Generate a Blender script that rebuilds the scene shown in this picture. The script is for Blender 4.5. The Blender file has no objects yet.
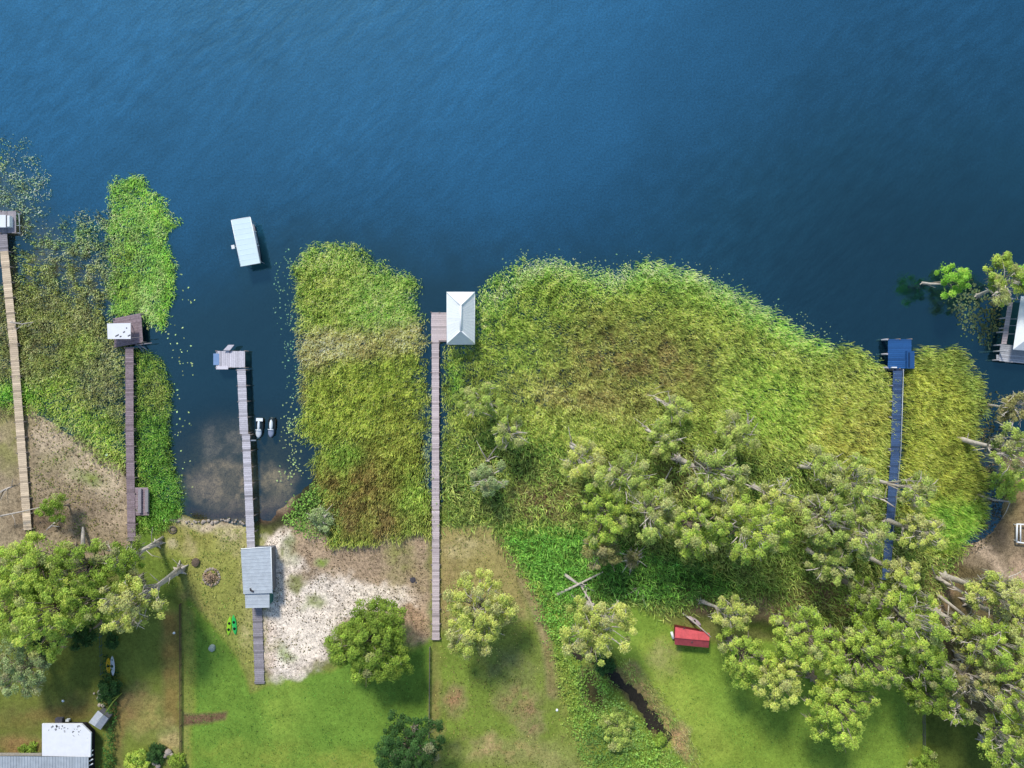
import bpy, math, random
import numpy as np
random.seed(7); R = np.random.default_rng(7)
S = 0.16; H = 109.2; CX, CY = 512.0, 384.0
sc = bpy.context.scene
COL = sc.collection

# ------------------------------------------------------------------ helpers
def P(px, py, z=0.0):
    f = (H - z) / H * S
    return ((px - CX) * f, (CY - py) * f, z)
def lin(c, k=1.0):
    return tuple(k * (((v / 255) / 12.92) if v / 255 <= 0.04045 else (((v / 255) + 0.055) / 1.055) ** 2.4) for v in c)
_T = R.random((256, 256))
def vnoise(x, y, seed):
    x = x + seed * 37.17; y = y + seed * 11.73
    xi = np.floor(x).astype(int); yi = np.floor(y).astype(int)
    fx = x - xi; fy = y - yi
    fx = fx * fx * (3 - 2 * fx); fy = fy * fy * (3 - 2 * fy)
    g = lambda a, b: _T[a & 255, b & 255]
    return (g(xi, yi) * (1 - fx) + g(xi + 1, yi) * fx) * (1 - fy) + (g(xi, yi + 1) * (1 - fx) + g(xi + 1, yi + 1) * fx) * fy
def fbm(x, y, s, seed=0, o=4):
    v = 0; a = 1; t = 0
    for i in range(o):
        v = v + a * vnoise(x / s, y / s, seed + i * 3); t += a; a *= 0.55; s /= 2.1
    return v / t
def sdist(x, y, poly):
    p = np.array(poly, float); n = len(p)
    d = np.full(x.shape, 1e9); ins = np.zeros(x.shape, bool)
    for i in range(n):
        ax, ay = p[i]; bx, by = p[(i + 1) % n]
        ex, ey = bx - ax, by - ay
        t = np.clip(((x - ax) * ex + (y - ay) * ey) / (ex * ex + ey * ey + 1e-9), 0, 1)
        d = np.minimum(d, (x - ax - t * ex) ** 2 + (y - ay - t * ey) ** 2)
        c = (ay > y) != (by > y)
        with np.errstate(divide='ignore', invalid='ignore'):
            xx = ax + (y - ay) * ex / (ey if ey else 1e-9)
        ins ^= c & (x < xx)
    d = np.sqrt(d)
    return np.where(ins, d, -d)
def line_d(x, y, pts, w):                       # positive inside a stroke of half width w
    d = np.full(x.shape, 1e9)
    for (ax, ay), (bx, by) in zip(pts[:-1], pts[1:]):
        ex, ey = bx - ax, by - ay
        t = np.clip(((x - ax) * ex + (y - ay) * ey) / (ex * ex + ey * ey + 1e-9), 0, 1)
        d = np.minimum(d, np.hypot(x - ax - t * ex, y - ay - t * ey))
    return w - d
def ell_d(x, y, cx, cy, rx, ry, rot=0):
    c, s = math.cos(math.radians(rot)), math.sin(math.radians(rot))
    u = ((x - cx) * c + (y - cy) * s) / rx; v = (-(x - cx) * s + (y - cy) * c) / ry
    return (1 - np.hypot(u, v)) * min(rx, ry)
def shp(x, y, s):
    return sdist(x, y, s[1]) if s[0] == 'p' else line_d(x, y, s[1], s[2]) if s[0] == 'l' else ell_d(x, y, *s[1:])
def ss(v, w): 
    t = np.clip(v / w * 0.5 + 0.5, 0, 1); return t * t * (3 - 2 * t)
def paint(x, y, layers, seed=0):
    """layers: (shape, colour sRGB, soft, warp, opacity, patchiness, speck)"""
    out = np.zeros(x.shape + (3,)); sp = np.zeros(x.shape)
    wx = fbm(x, y, 14, seed + 1) - 0.5; wy = fbm(x, y, 14, seed + 2) - 0.5
    for i, L in enumerate(layers):
        s, c, soft, warp, op, patch, speck = L
        c = np.array(lin(c))
        if s is None: m = np.full(x.shape, float(op))
        else: m = ss(shp(x + wx * warp, y + wy * warp, s), soft) * op
        if patch: m = m * (1 - patch + patch * ss(fbm(x, y, 11, seed + 5 + i, 4) - 0.5, 0.10))
        out = out * (1 - m[..., None]) + c * m[..., None]; sp = sp * (1 - m) + speck * m
    lum = out @ np.array([.25, .65, .1]); out = (out * DS + lum[..., None] * (1 - DS)) * TINT
    return out, sp
DS = .80; TINT = np.array([1.12, 1.0, .84])

# ------------------------------------------------------------------ materials
def new_mat(name):
    m = bpy.data.materials.new(name); m.use_nodes = True
    nt = m.node_tree; b = nt.nodes['Principled BSDF']
    return m, nt, b
def N(nt, t, **kw):
    n = nt.nodes.new(t)
    for k, v in kw.items():
        if k in n.inputs: n.inputs[k].default_value = v
        else: setattr(n, k, v)
    return n
def mixc(nt, mode, fac, a, b):
    n = nt.nodes.new('ShaderNodeMix'); n.data_type = 'RGBA'; n.blend_type = mode
    for i, v in ((0, fac), (6, a), (7, b)):
        if hasattr(v, 'links'): nt.links.new(v, n.inputs[i])
        else: n.inputs[i].default_value = v if i == 0 else (*v[:3], 1)
    return n.outputs[2]
def ramp(nt, src, lo, hi, a=0.0, b=1.0):
    n = nt.nodes.new('ShaderNodeMapRange'); nt.links.new(src, n.inputs[0])
    n.inputs[1].default_value = lo; n.inputs[2].default_value = hi; n.inputs[3].default_value = a; n.inputs[4].default_value = b
    return n.outputs[0]
def noise(nt, scale, detail=4, rough=.6, stretch=None, rotz=0):
    g = nt.nodes.new('ShaderNodeNewGeometry'); n = N(nt, 'ShaderNodeTexNoise', Scale=scale, Detail=detail, Roughness=rough)
    v = g.outputs['Position']
    if stretch:
        mp = nt.nodes.new('ShaderNodeMapping'); mp.vector_type = 'TEXTURE'
        mp.inputs['Scale'].default_value = stretch; mp.inputs['Rotation'].default_value = (0, 0, rotz)
        nt.links.new(v, mp.inputs[0]); v = mp.outputs[0]
    nt.links.new(v, n.inputs['Vector']); return n.outputs['Fac']
_M = {}
def mat(name, srgb, rough=.75, ns=3.0, amt=.25, metal=0.0, dirt=None, k=.85, spec=.3):
    if name in _M: return _M[name]
    m, nt, b = new_mat(name); c = lin(srgb, k)
    at = N(nt, 'ShaderNodeVertexColor', layer_name='Col')
    col = mixc(nt, 'MULTIPLY', 1.0, at.outputs[0], c)
    f = ramp(nt, noise(nt, ns, 6, .65), .3, .7, 1 - amt, 1 + amt)
    cc = nt.nodes.new('ShaderNodeCombineColor')
    for i in range(3): nt.links.new(f, cc.inputs[i])
    col = mixc(nt, 'MULTIPLY', 1.0, col, cc.outputs[0])
    if dirt:
        f2 = ramp(nt, noise(nt, ns * .7, 8, .75), .52, .66, 0, .8)
        col = mixc(nt, 'MIX', f2, col, lin(dirt, k))
    nt.links.new(col, b.inputs['Base Color']); b.inputs['Roughness'].default_value = rough
    b.inputs['Metallic'].default_value = metal; b.inputs['Specular IOR Level'].default_value = spec
    bp = N(nt, 'ShaderNodeBump', Strength=.35, Distance=.02); nt.links.new(noise(nt, ns * 6, 4), bp.inputs['Height'])
    nt.links.new(bp.outputs[0], b.inputs['Normal'])
    _M[name] = m; return m
def leaf_mat(name, transl=.25, rough=.7):
    m, nt, b = new_mat(name)
    at = N(nt, 'ShaderNodeVertexColor', layer_name='Col')
    f = ramp(nt, noise(nt, 1.3, 3), .3, .7, .82, 1.18)
    cc = nt.nodes.new('ShaderNodeCombineColor')
    for i in range(3): nt.links.new(f, cc.inputs[i])
    col = mixc(nt, 'MULTIPLY', 1.0, at.outputs[0], cc.outputs[0])
    nt.links.new(col, b.inputs['Base Color']); b.inputs['Roughness'].default_value = rough; b.inputs['Specular IOR Level'].default_value = .25
    tr = nt.nodes.new('ShaderNodeBsdfTranslucent'); nt.links.new(col, tr.inputs[0])
    mx = nt.nodes.new('ShaderNodeMixShader'); mx.inputs[0].default_value = transl
    nt.links.new(b.outputs[0], mx.inputs[1]); nt.links.new(tr.outputs[0], mx.inputs[2])
    nt.links.new(mx.outputs[0], nt.nodes['Material Output'].inputs[0]); return m

# ------------------------------------------------------------------ object makers
def tag(o, label=None, cat=None, group=None, kind=None):
    if label: o['label'] = label
    if cat: o['category'] = cat
    if group: o['group'] = group
    if kind: o['kind'] = kind
    return o
def root_loc(o):
    v = np.zeros(3)
    while o is not None: v = v + np.array(o.location); o = o.parent
    return v
def raw_mesh(name, V, F, C=None, k=None, smooth=False, m=None, parent=None, extra=None):
    """V Nx3, F MxK array, C Nx3 linear"""
    V = np.asarray(V, np.float32); F = np.asarray(F, np.int32)
    if parent is not None: V = V - np.array(root_loc(parent), np.float32)
    me = bpy.data.meshes.new(name); kk = F.shape[1]
    me.vertices.add(len(V)); me.vertices.foreach_set('co', V.ravel())
    me.loops.add(F.size); me.loops.foreach_set('vertex_index', F.ravel())
    me.polygons.add(len(F)); me.polygons.foreach_set('loop_start', np.arange(0, F.size, kk, dtype=np.int32))
    me.polygons.foreach_set('loop_total', np.full(len(F), kk, np.int32))
    if smooth: me.polygons.foreach_set('use_smooth', np.ones(len(F), bool))
    if C is not None:
        a = me.color_attributes.new('Col', 'FLOAT_COLOR', 'POINT')
        a.data.foreach_set('color', np.c_[C, np.ones(len(V)) if extra is None else extra].astype(np.float32).ravel())
    me.update(calc_edges=True); me.validate()
    o = bpy.data.objects.new(name, me); COL.objects.link(o)
    if m: me.materials.append(m)
    if parent is not None: o.parent = parent
    return o
def empty(name, loc, label=None, cat=None, group=None):
    o = bpy.data.objects.new(name, None); o.location = loc; o.empty_display_size = .3; COL.objects.link(o)
    return tag(o, label, cat, group)
class MB:
    def __init__(s): s.v = []; s.f = []; s.c = []; s.sm = []
    def add(s, vs, fs, t=1.0, smooth=False):
        b = len(s.v); s.v += [tuple(v) for v in vs]; s.f += [tuple(b + i for i in f) for f in fs]
        t = (t, t, t) if not hasattr(t, '__len__') else t
        s.c += [t] * len(vs); s.sm += [smooth] * len(fs); return s
    def prism(s, pts, z0, z1, t=1.0):
        """pts: world xy polygon (ccw), z1 may be a list of heights"""
        n = len(pts); zz = z1 if hasattr(z1, '__len__') else [z1] * n
        vs = [(p[0], p[1], z0) for p in pts] + [(p[0], p[1], z) for p, z in zip(pts, zz)]
        fs = [tuple(range(n))[::-1], tuple(range(n, 2 * n))] + [(i, (i + 1) % n, n + (i + 1) % n, n + i) for i in range(n)]
        return s.add(vs, fs, t)
    def box(s, c, d, rz=0, t=1.0):
        co, si = math.cos(rz), math.sin(rz); hx, hy = d[0] / 2, d[1] / 2
        pts = [(c[0] + x * co - y * si, c[1] + x * si + y * co) for x, y in ((-hx, -hy), (hx, -hy), (hx, hy), (-hx, hy))]
        return s.prism(pts, c[2] - d[2] / 2, c[2] + d[2] / 2, t)
    def pxrect(s, x0, y0, x1, y1, z0, z1, t=1.0):
        pts = [P(x, y, z1)[:2] for x, y in ((x0, y1), (x1, y1), (x1, y0), (x0, y0))]
        return s.prism(pts, z0, z1, t)
    def tube(s, pts, rad, n=8, t=1.0, cap=True):
        pts = [np.array(p, float) for p in pts]; b = []; vs = []
        for i, p in enumerate(pts):
            d = pts[min(i + 1, len(pts) - 1)] - pts[max(i - 1, 0)]; d /= (np.linalg.norm(d) + 1e-9)
            a = np.cross(d, (0.3, .9, .2)) if abs(d[2]) > .8 else np.cross(d, (0, 0, 1)); a /= np.linalg.norm(a); e = np.cross(d, a)
            r = rad[i] if hasattr(rad, '__len__') else rad
            for k in range(n):
                q = 2 * math.pi * k / n; vs.append(p + r * (math.cos(q) * a + math.sin(q) * e))
        fs = [(i * n + k, i * n + (k + 1) % n, (i + 1) * n + (k + 1) % n, (i + 1) * n + k) for i in range(len(pts) - 1) for k in range(n)]
        s.add(vs, fs, t, True)
        if cap:
            m = len(pts) - 1; b0 = len(s.v) - len(vs)
            s.f.append(tuple(b0 + k for k in range(n))[::-1]); s.f.append(tuple(b0 + m * n + k for k in range(n))); s.sm += [False, False]
        return s
    def loft(s, rings, t=1.0, smooth=True, closed=True):
        n = len(rings[0]); vs = [v for r in rings for v in r]
        fs = [(i * n + k, i * n + (k + 1) % n, (i + 1) * n + (k + 1) % n, (i + 1) * n + k) for i in range(len(rings) - 1) for k in range(n)]
        s.add(vs, fs, t, smooth); b0 = len(s.v) - len(vs)
        if closed:
            m = len(rings) - 1
            s.f.append(tuple(b0 + k for k in range(n))[::-1]); s.f.append(tuple(b0 + m * n + k for k in range(n))); s.sm += [False, False]
        return s
    def build(s, name, m, parent=None):
        o0 = root_loc(parent)
        me = bpy.data.meshes.new(name); me.from_pydata([(v[0] - o0[0], v[1] - o0[1], v[2] - o0[2]) for v in s.v], [], s.f)
        me.polygons.foreach_set('use_smooth', s.sm)
        a = me.color_attributes.new('Col', 'FLOAT_COLOR', 'POINT')
        a.data.foreach_set('color', np.c_[np.array(s.c), np.ones(len(s.v))].astype(np.float32).ravel())
        me.update(); me.materials.append(m)
        o = bpy.data.objects.new(name, me); COL.objects.link(o)
        if parent is not None: o.parent = parent
        return o
def share(o, name, loc, parent, rz=0):
    c = bpy.data.objects.new(name, o.data); COL.objects.link(c); c.parent = parent
    c.location = loc; c.rotation_euler = (0, 0, rz); return c

# ------------------------------------------------------------------ TERRAIN
LAND = [(-200, 395), (30, 405), (60, 430), (112, 452), (132, 470), (150, 495), (178, 512), (190, 521), (215, 524), (248, 524), (272, 518), (288, 508),
        (302, 488), (330, 455), (370, 440), (425, 440), (428, 505), (441, 508), (450, 455), (500, 430), (560, 405), (640, 390), (720, 400), (800, 430),
        (870, 470), (905, 520), (950, 548), (980, 545), (1004, 515), (1000, 495), (1005, 440), (1030, 430), (1300, 430), (1300, 1000), (-200, 1000)]
CREEK = [('l', [(566, 640), (578, 655), (600, 662)], 4), ('l', [(592, 655), (606, 664), (618, 680), (632, 692), (645, 708), (657, 724), (667, 738)], 4.2), ('e', 654, 722, 9, 7, 30),
         ('e', 592, 690, 7.5, 20, -14)]
def land_h(x, y):
    w = (fbm(x, y, 22, 40) - .5) * 16
    d = sdist(x, y, LAND) + w
    h = np.clip(d * .012, -2.5, .45) + (fbm(x, y, 30, 44) - .5) * .18 * (d > 0) * np.clip(d / 20, 0, 1)
    h = np.where(d > 0, h + .03, h)
    for c in CREEK:
        k = shp(x + w * .4 + (fbm(x, y, 7, 48) - .5) * 9, y + w * .3 + (fbm(x, y, 7, 49) - .5) * 9, c); h = np.minimum(h, np.where(k > -6, .35 - ss(k, 6) * .75, 9))
    return h
E = lambda *a: ('e',) + a
Pg = lambda *a: ('p', list(a))
Ln = lambda w, *a: ('l', list(a), w)
GL = [
 (None, (92, 112, 46), 1, 0, 1, 0, .3),
 (None, (108, 118, 52), 1, 0, 1, .8, .4),
 (Pg((-200, -200), (1300, -200), (1300, 480), (960, 560), (900, 500), (700, 470), (560, 440), (470, 530), (285, 530), (180, 520), (-200, 560)), (52, 56, 36), 8, 8, 1, 0, .6),
 # left mud
 (Pg((-100, 405), (40, 408), (62, 432), (95, 450), (118, 468), (135, 500), (140, 560), (-100, 570)), (142, 130, 108), 6, 14, 1, 0, .8),
 (Pg((30, 410), (60, 428), (110, 462), (127, 480), (127, 520), (105, 495), (75, 480), (40, 455)), (176, 163, 142), 8, 20, .95, .3, .8),
 (E(75, 512, 45, 18), (124, 112, 98), 12, 20, .8, .3, .8),
 (E(12, 440, 14, 30), (120, 125, 62), 8, 20, .8, .5, .6), (E(90, 476, 15, 6, 20), (98, 128, 42), 5, 12, .9, .2, .4), (E(60, 460, 18, 10), (122, 120, 82), 8, 14, .8, .4, .6),
 (E(125, 520, 22, 12), (165, 150, 130), 6, 18, .7, .4, .7), (E(40, 520, 30, 15), (96, 80, 62), 10, 15, .7, .2, .7),
 # green shore strip and yard by the grey pier
 (Pg((135, 440), (180, 480), (190, 520), (170, 560), (135, 560)), (78, 122, 34), 6, 14, 1, 0, .5),
 (Pg((150, 560), (175, 515), (245, 525), (268, 540), (262, 690), (180, 600)), (132, 140, 56), 8, 12, 1, 0, .45),
 (Pg((135, 545), (185, 560), (183, 600), (150, 620), (120, 620)), (82, 118, 38), 8, 10, 1, 0, .4),
 (E(195, 535, 30, 14), (128, 132, 52), 8, 20, .9, .3, .5),
 (Ln(3.5, (180, 519), (200, 527), (225, 523), (245, 523)), (188, 176, 158), 3, 8, .8, .2, .9), (E(208, 527, 9, 9), (196, 182, 165), 5, 20, .8, .6, .8),
 (E(232, 536, 14, 14), (176, 168, 135), 9, 25, .8, .7, .8), (E(172, 545, 5, 5), (188, 178, 158), 3, 10, .9, .4, .6), (E(250, 590, 12, 45), (172, 165, 120), 8, 22, .85, .6, .8),
 (E(225, 590, 22, 30), (128, 140, 54), 15, 20, .8, .4, .4), (Ln(7, (186, 595), (205, 612), (235, 655), (250, 690)), (128, 120, 62), 8, 8, .7, .5, .5),
 (E(190, 551, 8, 5), (176, 158, 130), 5, 16, .7, .6, .6), (Ln(2.5, (178, 520), (186, 528), (192, 545)), (160, 150, 112), 3, 10, .7, .4, .5),
 # left yards
 (Pg((-100, 600), (182, 600), (182, 900), (-100, 900)), (84, 106, 34), 4, 2, 1, 0, .25),
 (Pg((105, 600), (181, 600), (181, 900), (105, 900)), (92, 118, 40), 4, 2, 1, 0, .25),
 (Pg((163, 612), (181, 612), (181, 725), (165, 725)), (122, 102, 48), 5, 6, .8, .2, .3),
 (E(135, 705, 22, 15, -30), (138, 114, 68), 10, 22, .9, .3, .6), (E(150, 715, 18, 22), (142, 132, 66), 10, 22, .8, .6, .5), (E(172, 742, 10, 18), (166, 150, 98), 7, 18, .8, .5, .8),
 (E(118, 730, 8, 40), (120, 98, 52), 6, 12, .7, .3, .5),
 (E(55, 712, 55, 14, -5), (118, 100, 50), 12, 22, .75, .4, .5), (E(20, 745, 24, 9), (142, 112, 68), 6, 12, .9, .2, .7), (E(40, 690, 35, 15), (92, 110, 34), 12, 20, .8, .5, .3), (E(15, 725, 30, 12), (104, 104, 34), 10, 16, .7, .5, .3),
 # vivid lawn
 (Pg((184, 602), (190, 596), (212, 622), (238, 655), (253, 690), (290, 676), (335, 668), (432, 600), (432, 900), (184, 900)), (78, 130, 34), 4, 5, 1, 0, .2),
 (Pg((183, 600), (197, 612), (196, 712), (183, 712)), (118, 134, 50), 4, 4, .9, .1, .3), (Pg((183, 722), (192, 722), (193, 900), (183, 900)), (124, 136, 56), 4, 4, .9, .1, .3),
 (E(218, 675, 20, 35), (88, 142, 38), 18, 14, .9, .1, .2), (E(340, 720, 80, 30), (84, 136, 36), 20, 30, .7, .6, .2), (E(285, 692, 18, 60), (112, 156, 48), 14, 16, .6, .4, .25),
 (E(250, 755, 50, 14), (112, 142, 44), 12, 16, .7, .5, .3), (E(400, 700, 26, 40), (72, 116, 32), 16, 20, .6, .2, .2), (E(350, 762, 30, 12), (130, 150, 52), 10, 14, .7, .5, .3),  # dark ellipse at lower right of the round oak paints its shadow on the grass
 (Pg((184, 712), (228, 711), (226, 718), (205, 722), (184, 723)), (104, 84, 62), 2.5, 5, 1, 0, .8),
 # sand
 (Pg((268, 535), (300, 522), (350, 530), (430, 535), (430, 640), (418, 640), (400, 612), (335, 625), (330, 655), (300, 676), (266, 672), (262, 600)), (158, 140, 118), 6, 16, 1, 0, .9),
 (Pg((266, 535), (292, 532), (300, 560), (330, 580), (360, 575), (400, 590), (412, 604), (370, 612), (338, 620), (331, 655), (305, 675), (270, 676), (263, 610)), (226, 220, 216), 7, 26, 1, .2, 1),
 (E(298, 632, 26, 26), (240, 234, 228), 12, 20, .8, .3, .6), (E(272, 650, 8, 24), (206, 192, 184), 6, 14, .8, .5, .9), (E(385, 595, 26, 11, 5), (226, 218, 208), 7, 20, .8, .4, .9),
 (E(360, 555, 45, 18, 10), (152, 134, 114), 10, 24, .85, .3, .9), (E(412, 622, 14, 22), (162, 134, 106), 7, 14, .8, .4, .9), (E(306, 575, 14, 9, -40), (126, 106, 76), 6, 18, .8, .5, .9),
 (E(398, 552, 14, 26), (118, 128, 52), 9, 20, .8, .5, .6), (E(418, 570, 12, 16), (136, 128, 74), 9, 20, .7, .5, .6), (E(291, 550, 9, 14), (104, 124, 48), 5, 16, .9, .4, .5), (E(322, 561, 6, 4), (92, 142, 40), 3, 10, .9, .3, .4),
 (E(296, 584, 10, 7), (112, 124, 56), 4, 14, .9, .4, .5), (E(314, 601, 12, 5, -25), (114, 134, 62), 4, 14, .85, .5, .5), (E(288, 653, 6, 10, -35), (108, 144, 58), 4, 12, .9, .4, .5), (E(276, 645, 8, 4), (132, 140, 84), 4, 12, .8, .5, .5),
 # centre lawn
 (Pg((439, 500), (500, 520), (560, 600), (600, 700), (620, 900), (432, 900)), (96, 128, 44), 3, 6, 1, 0, .3),
 (Pg((440, 527), (485, 524), (505, 542), (520, 580), (530, 620), (440, 630)), (140, 134, 76), 6, 10, 1, 0, .45), (E(465, 547, 24, 10), (176, 168, 120), 8, 22, .8, .65, .8), (E(447, 580, 12, 40), (148, 132, 84), 9, 20, .7, .5, .5),
 (E(475, 625, 35, 12), (122, 136, 58), 10, 16, .8, .4, .3), (Pg((434, 640), (540, 640), (552, 740), (434, 768)), (92, 132, 42), 12, 12, .9, .1, .25), (E(437, 715, 6, 60), (140, 122, 64), 5, 10, .7, .4, .4), 
 (E(456, 697, 10, 16), (158, 122, 88), 6, 14, .9, .3, .6), (E(512, 665, 28, 20), (112, 118, 72), 14, 20, .7, .4, .4), (E(520, 702, 22, 18), (138, 120, 76), 10, 24, .8, .6, .7), (E(530, 722, 12, 14), (152, 122, 90), 7, 18, .8, .5, .7),
 (E(500, 750, 40, 14), (148, 134, 80), 10, 22, .85, .5, .6), (E(560, 755, 35, 16), (142, 142, 78), 12, 18, .85, .3, .5), (E(488, 745, 8, 7), (176, 146, 108), 5, 14, .7, .4, .6), 
 # creek surrounds
 (Pg((498, 528), (545, 515), (600, 540), (620, 590), (610, 640), (690, 768), (640, 900), (600, 768), (570, 720), (556, 660), (540, 600), (515, 560)), (92, 132, 38), 5, 8, 1, 0, .5),
 (Ln(6, (506, 540), (522, 575), (538, 610), (548, 650), (553, 692)), (132, 120, 76), 4, 7, .9, .15, .5), (Ln(3, (512, 555), (530, 600), (545, 640)), (148, 138, 98), 3, 7, .7, .3, .5),
 (E(585, 745, 28, 18), (92, 126, 40), 12, 14, .8, .3, .5), (Ln(5, (560, 670), (566, 715), (590, 745)), (124, 136, 54), 5, 10, .7, .4, .4), (E(600, 590, 30, 18), (104, 86, 64), 8, 14, .85, .3, .8),
 (Ln(8, (592, 655), (606, 664), (618, 680), (632, 692), (645, 708), (658, 728)), (84, 72, 50), 4, 8, .95, .1, .8), (E(592, 690, 12, 26, -14), (112, 108, 66), 4, 6, .95, .1, .6),
 # right lawn
 (Pg((612, 615), (632, 603), (662, 620), (700, 640), (1300, 640), (1300, 900), (690, 900), (664, 720), (628, 668), (608, 640)), (94, 142, 34), 5, 7, 1, 0, .2),
 (Pg((640, 640), (665, 640), (700, 690), (740, 760), (690, 770), (668, 715), (645, 680)), (124, 158, 50), 14, 12, .8, .2, .25), (E(663, 658, 14, 16), (148, 146, 80), 9, 20, .75, .4, .3), (E(720, 700, 40, 30), (104, 154, 40), 20, 20, .6, .4, .2),
 (E(760, 750, 70, 20), (98, 138, 32), 14, 20, .7, .5, .2), (E(840, 750, 60, 22), (88, 132, 32), 18, 20, .8, .3, .2), (E(690, 662, 20, 8), (78, 122, 30), 8, 8, .7, 0, .2),  # small dark ellipse below the red shed is its shadow painted on the lawn
 (Ln(7, (628, 668), (650, 697), (672, 728), (688, 752)), (154, 132, 82), 6, 10, .9, .35, .6), (E(680, 735, 9, 14), (190, 152, 112), 5, 12, .8, .4, .6), (Ln(2, (600, 655), (625, 680), (645, 700)), (150, 130, 76), 3, 8, .6, .3, .5),
 (Pg((923, 700), (1300, 700), (1300, 900), (923, 900)), (66, 92, 32), 3, 4, 1, 0, .3), (Pg((904, 690), (922, 690), (920, 900), (908, 900)), (112, 142, 42), 6, 6, .8, .2, .2),
 # swamp floor
 (Pg((560, 520), (640, 540), (740, 560), (800, 600), (790, 640), (720, 620), (640, 602), (610, 612), (570, 570)), (44, 76, 26), 8, 12, 1, 0, .6),
 (Pg((740, 560), (900, 540), (960, 580), (930, 650), (800, 660)), (80, 96, 34), 8, 16, 1, 0, .6), (E(770, 605, 30, 16), (132, 112, 78), 7, 16, .9, .2, .6), (E(835, 592, 34, 20), (142, 116, 90), 8, 20, .9, .35, .9),
 (E(768, 603, 20, 12), (182, 164, 134), 6, 22, .5, .7, .8), (E(545, 502, 32, 22), (112, 92, 66), 10, 20, .9, .2, .9), (E(680, 480, 28, 18), (112, 92, 70), 8, 20, .9, .2, .9), (E(812, 518, 22, 22), (112, 88, 62), 8, 18, .9, .2, .9), (E(700, 600, 20, 14), (120, 98, 78), 8, 16, .9, .3, .9),
 (E(650, 556, 14, 9), (134, 116, 94), 6, 14, .8, .3, .8), (E(600, 470, 18, 10), (120, 100, 76), 6, 14, .8, .3, .8), (E(748, 560, 8, 22), (124, 104, 78), 5, 12, .7, .3, .8),
 (Pg((920, 555), (1300, 540), (1300, 700), (960, 720), (935, 640)), (92, 84, 54), 8, 16, 1, 0, .8), (E(935, 590, 14, 26), (172, 140, 112), 6, 18, .9, .4, .8),
 (Pg((985, 440), (1300, 430), (1300, 560), (1000, 580), (960, 560)), (120, 108, 88), 7, 12, 1, 0, .8), (E(1008, 500, 16, 30), (124, 110, 64), 8, 12, .8, .2, .5), (Ln(6, (975, 540), (995, 560), (1010, 590)), (178, 160, 140), 5, 12, .9, .3, .8), (E(1020, 580, 12, 22), (190, 164, 140), 6, 10, .8, .3, .7), (E(996, 535, 14, 14), (88, 80, 66), 6, 12, .9, .1, .6),
 # submerged weed and mud in the shallows
 (Pg((15, 225), (110, 210), (112, 330), (100, 380), (10, 380)), (150, 148, 118), 14, 20, .9, .4, .9), (Pg((-20, 150), (30, 150), (50, 200), (20, 232), (-20, 232)), (120, 136, 122), 14, 20, .9, .5, .9),
 (Ln(5, (186, 511), (215, 517), (262, 516), (290, 508)), (88, 66, 58), 5, 8, .9, .1, .5),
 (E(222, 440, 26, 24), (118, 114, 104), 10, 24, .85, .7, .8), (E(220, 482, 34, 20, -8), (164, 150, 124), 8, 20, .9, .6, .8), (E(205, 488, 14, 12), (130, 118, 108), 8, 18, .8, .4, .8), (E(228, 505, 20, 10), (140, 126, 112), 7, 18, .7, .5, .8), (E(275, 480, 20, 14, 25), (156, 144, 114), 7, 18, .9, .6, .8), (E(268, 505, 20, 8), (150, 134, 112), 7, 18, .7, .4, .8), (E(285, 492, 10, 10), (150, 140, 110), 7, 18, .7, .4, .8),
]
def axis(a, b, st, far):
    m = np.arange(a, b + st, st); lo = a - np.array([far, far * .3, far * .1, far * .03]); hi = b + np.array([far * .03, far * .1, far * .3, far])
    return np.r_[lo, m, hi]
def grid(xs, ys):
    X, Y = np.meshgrid(xs, ys); nx, ny = len(xs), len(ys)
    i = np.arange(nx * ny).reshape(ny, nx)
    F = np.stack([i[1:, :-1], i[1:, 1:], i[:-1, 1:], i[:-1, :-1]], -1).reshape(-1, 4)
    return X.ravel(), Y.ravel(), F
gx, gy, gF = grid(axis(-60, 1084, 1.5, 6000), axis(-60, 828, 1.5, 6000))
gz = land_h(gx, gy); gC, gS = paint(gx, gy, GL, 3)
_g = np.clip((gC[:, 1] / (gC[:, 0] + 1e-4) - 1.0) * 2, 0, 1)[:, None]; gC = gC * (1 + _g * (.22, .04, -.2))
gV = np.c_[(gx - CX) * S, (CY - gy) * S, gz]
gm, nt, b = new_mat('terrain')
at = N(nt, 'ShaderNodeVertexColor', layer_name='Col')
n1 = noise(nt, 1.6, 8, .72); n2 = noise(nt, 5.5, 4, .7); n3 = noise(nt, .35, 4, .6)
def mul(a, bb, op='MULTIPLY'):
    n = nt.nodes.new('ShaderNodeMath'); n.operation = op
    for i, v in enumerate((a, bb)):
        if hasattr(v, 'links'): nt.links.new(v, n.inputs[i])
        else: n.inputs[i].default_value = v
    return n.outputs[0]
v = mul(mul(ramp(nt, n1, .3, .7, -1, 1), .55), mul(ramp(nt, n2, .3, .7, -1, 1), .65), 'ADD')
amp = ramp(nt, at.outputs['Alpha'], 0, 1, .26, .95)
v = mul(mul(v, amp), ramp(nt, n3, .3, .7, .86, 1.14), 'ADD'); v = mul(v, .06, 'MAXIMUM')
cc = nt.nodes.new('ShaderNodeCombineColor')
for i in range(3): nt.links.new(v, cc.inputs[i])
col = mixc(nt, 'MULTIPLY', 1.0, at.outputs[0], cc.outputs[0])
nt.links.new(col, b.inputs['Base Color']); b.inputs['Roughness'].default_value = .95; b.inputs['Specular IOR Level'].default_value = .1
bp = N(nt, 'ShaderNodeBump', Strength=.6, Distance=.12); nt.links.new(n1, bp.inputs['Height']); nt.links.new(bp.outputs[0], b.inputs['Normal'])
tag(raw_mesh('ground', gV, gF, gC * (1.42 - .5 * gC.mean(1, keepdims=True).clip(0, .8)), smooth=True, m=gm, extra=gS), kind='structure')

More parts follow.
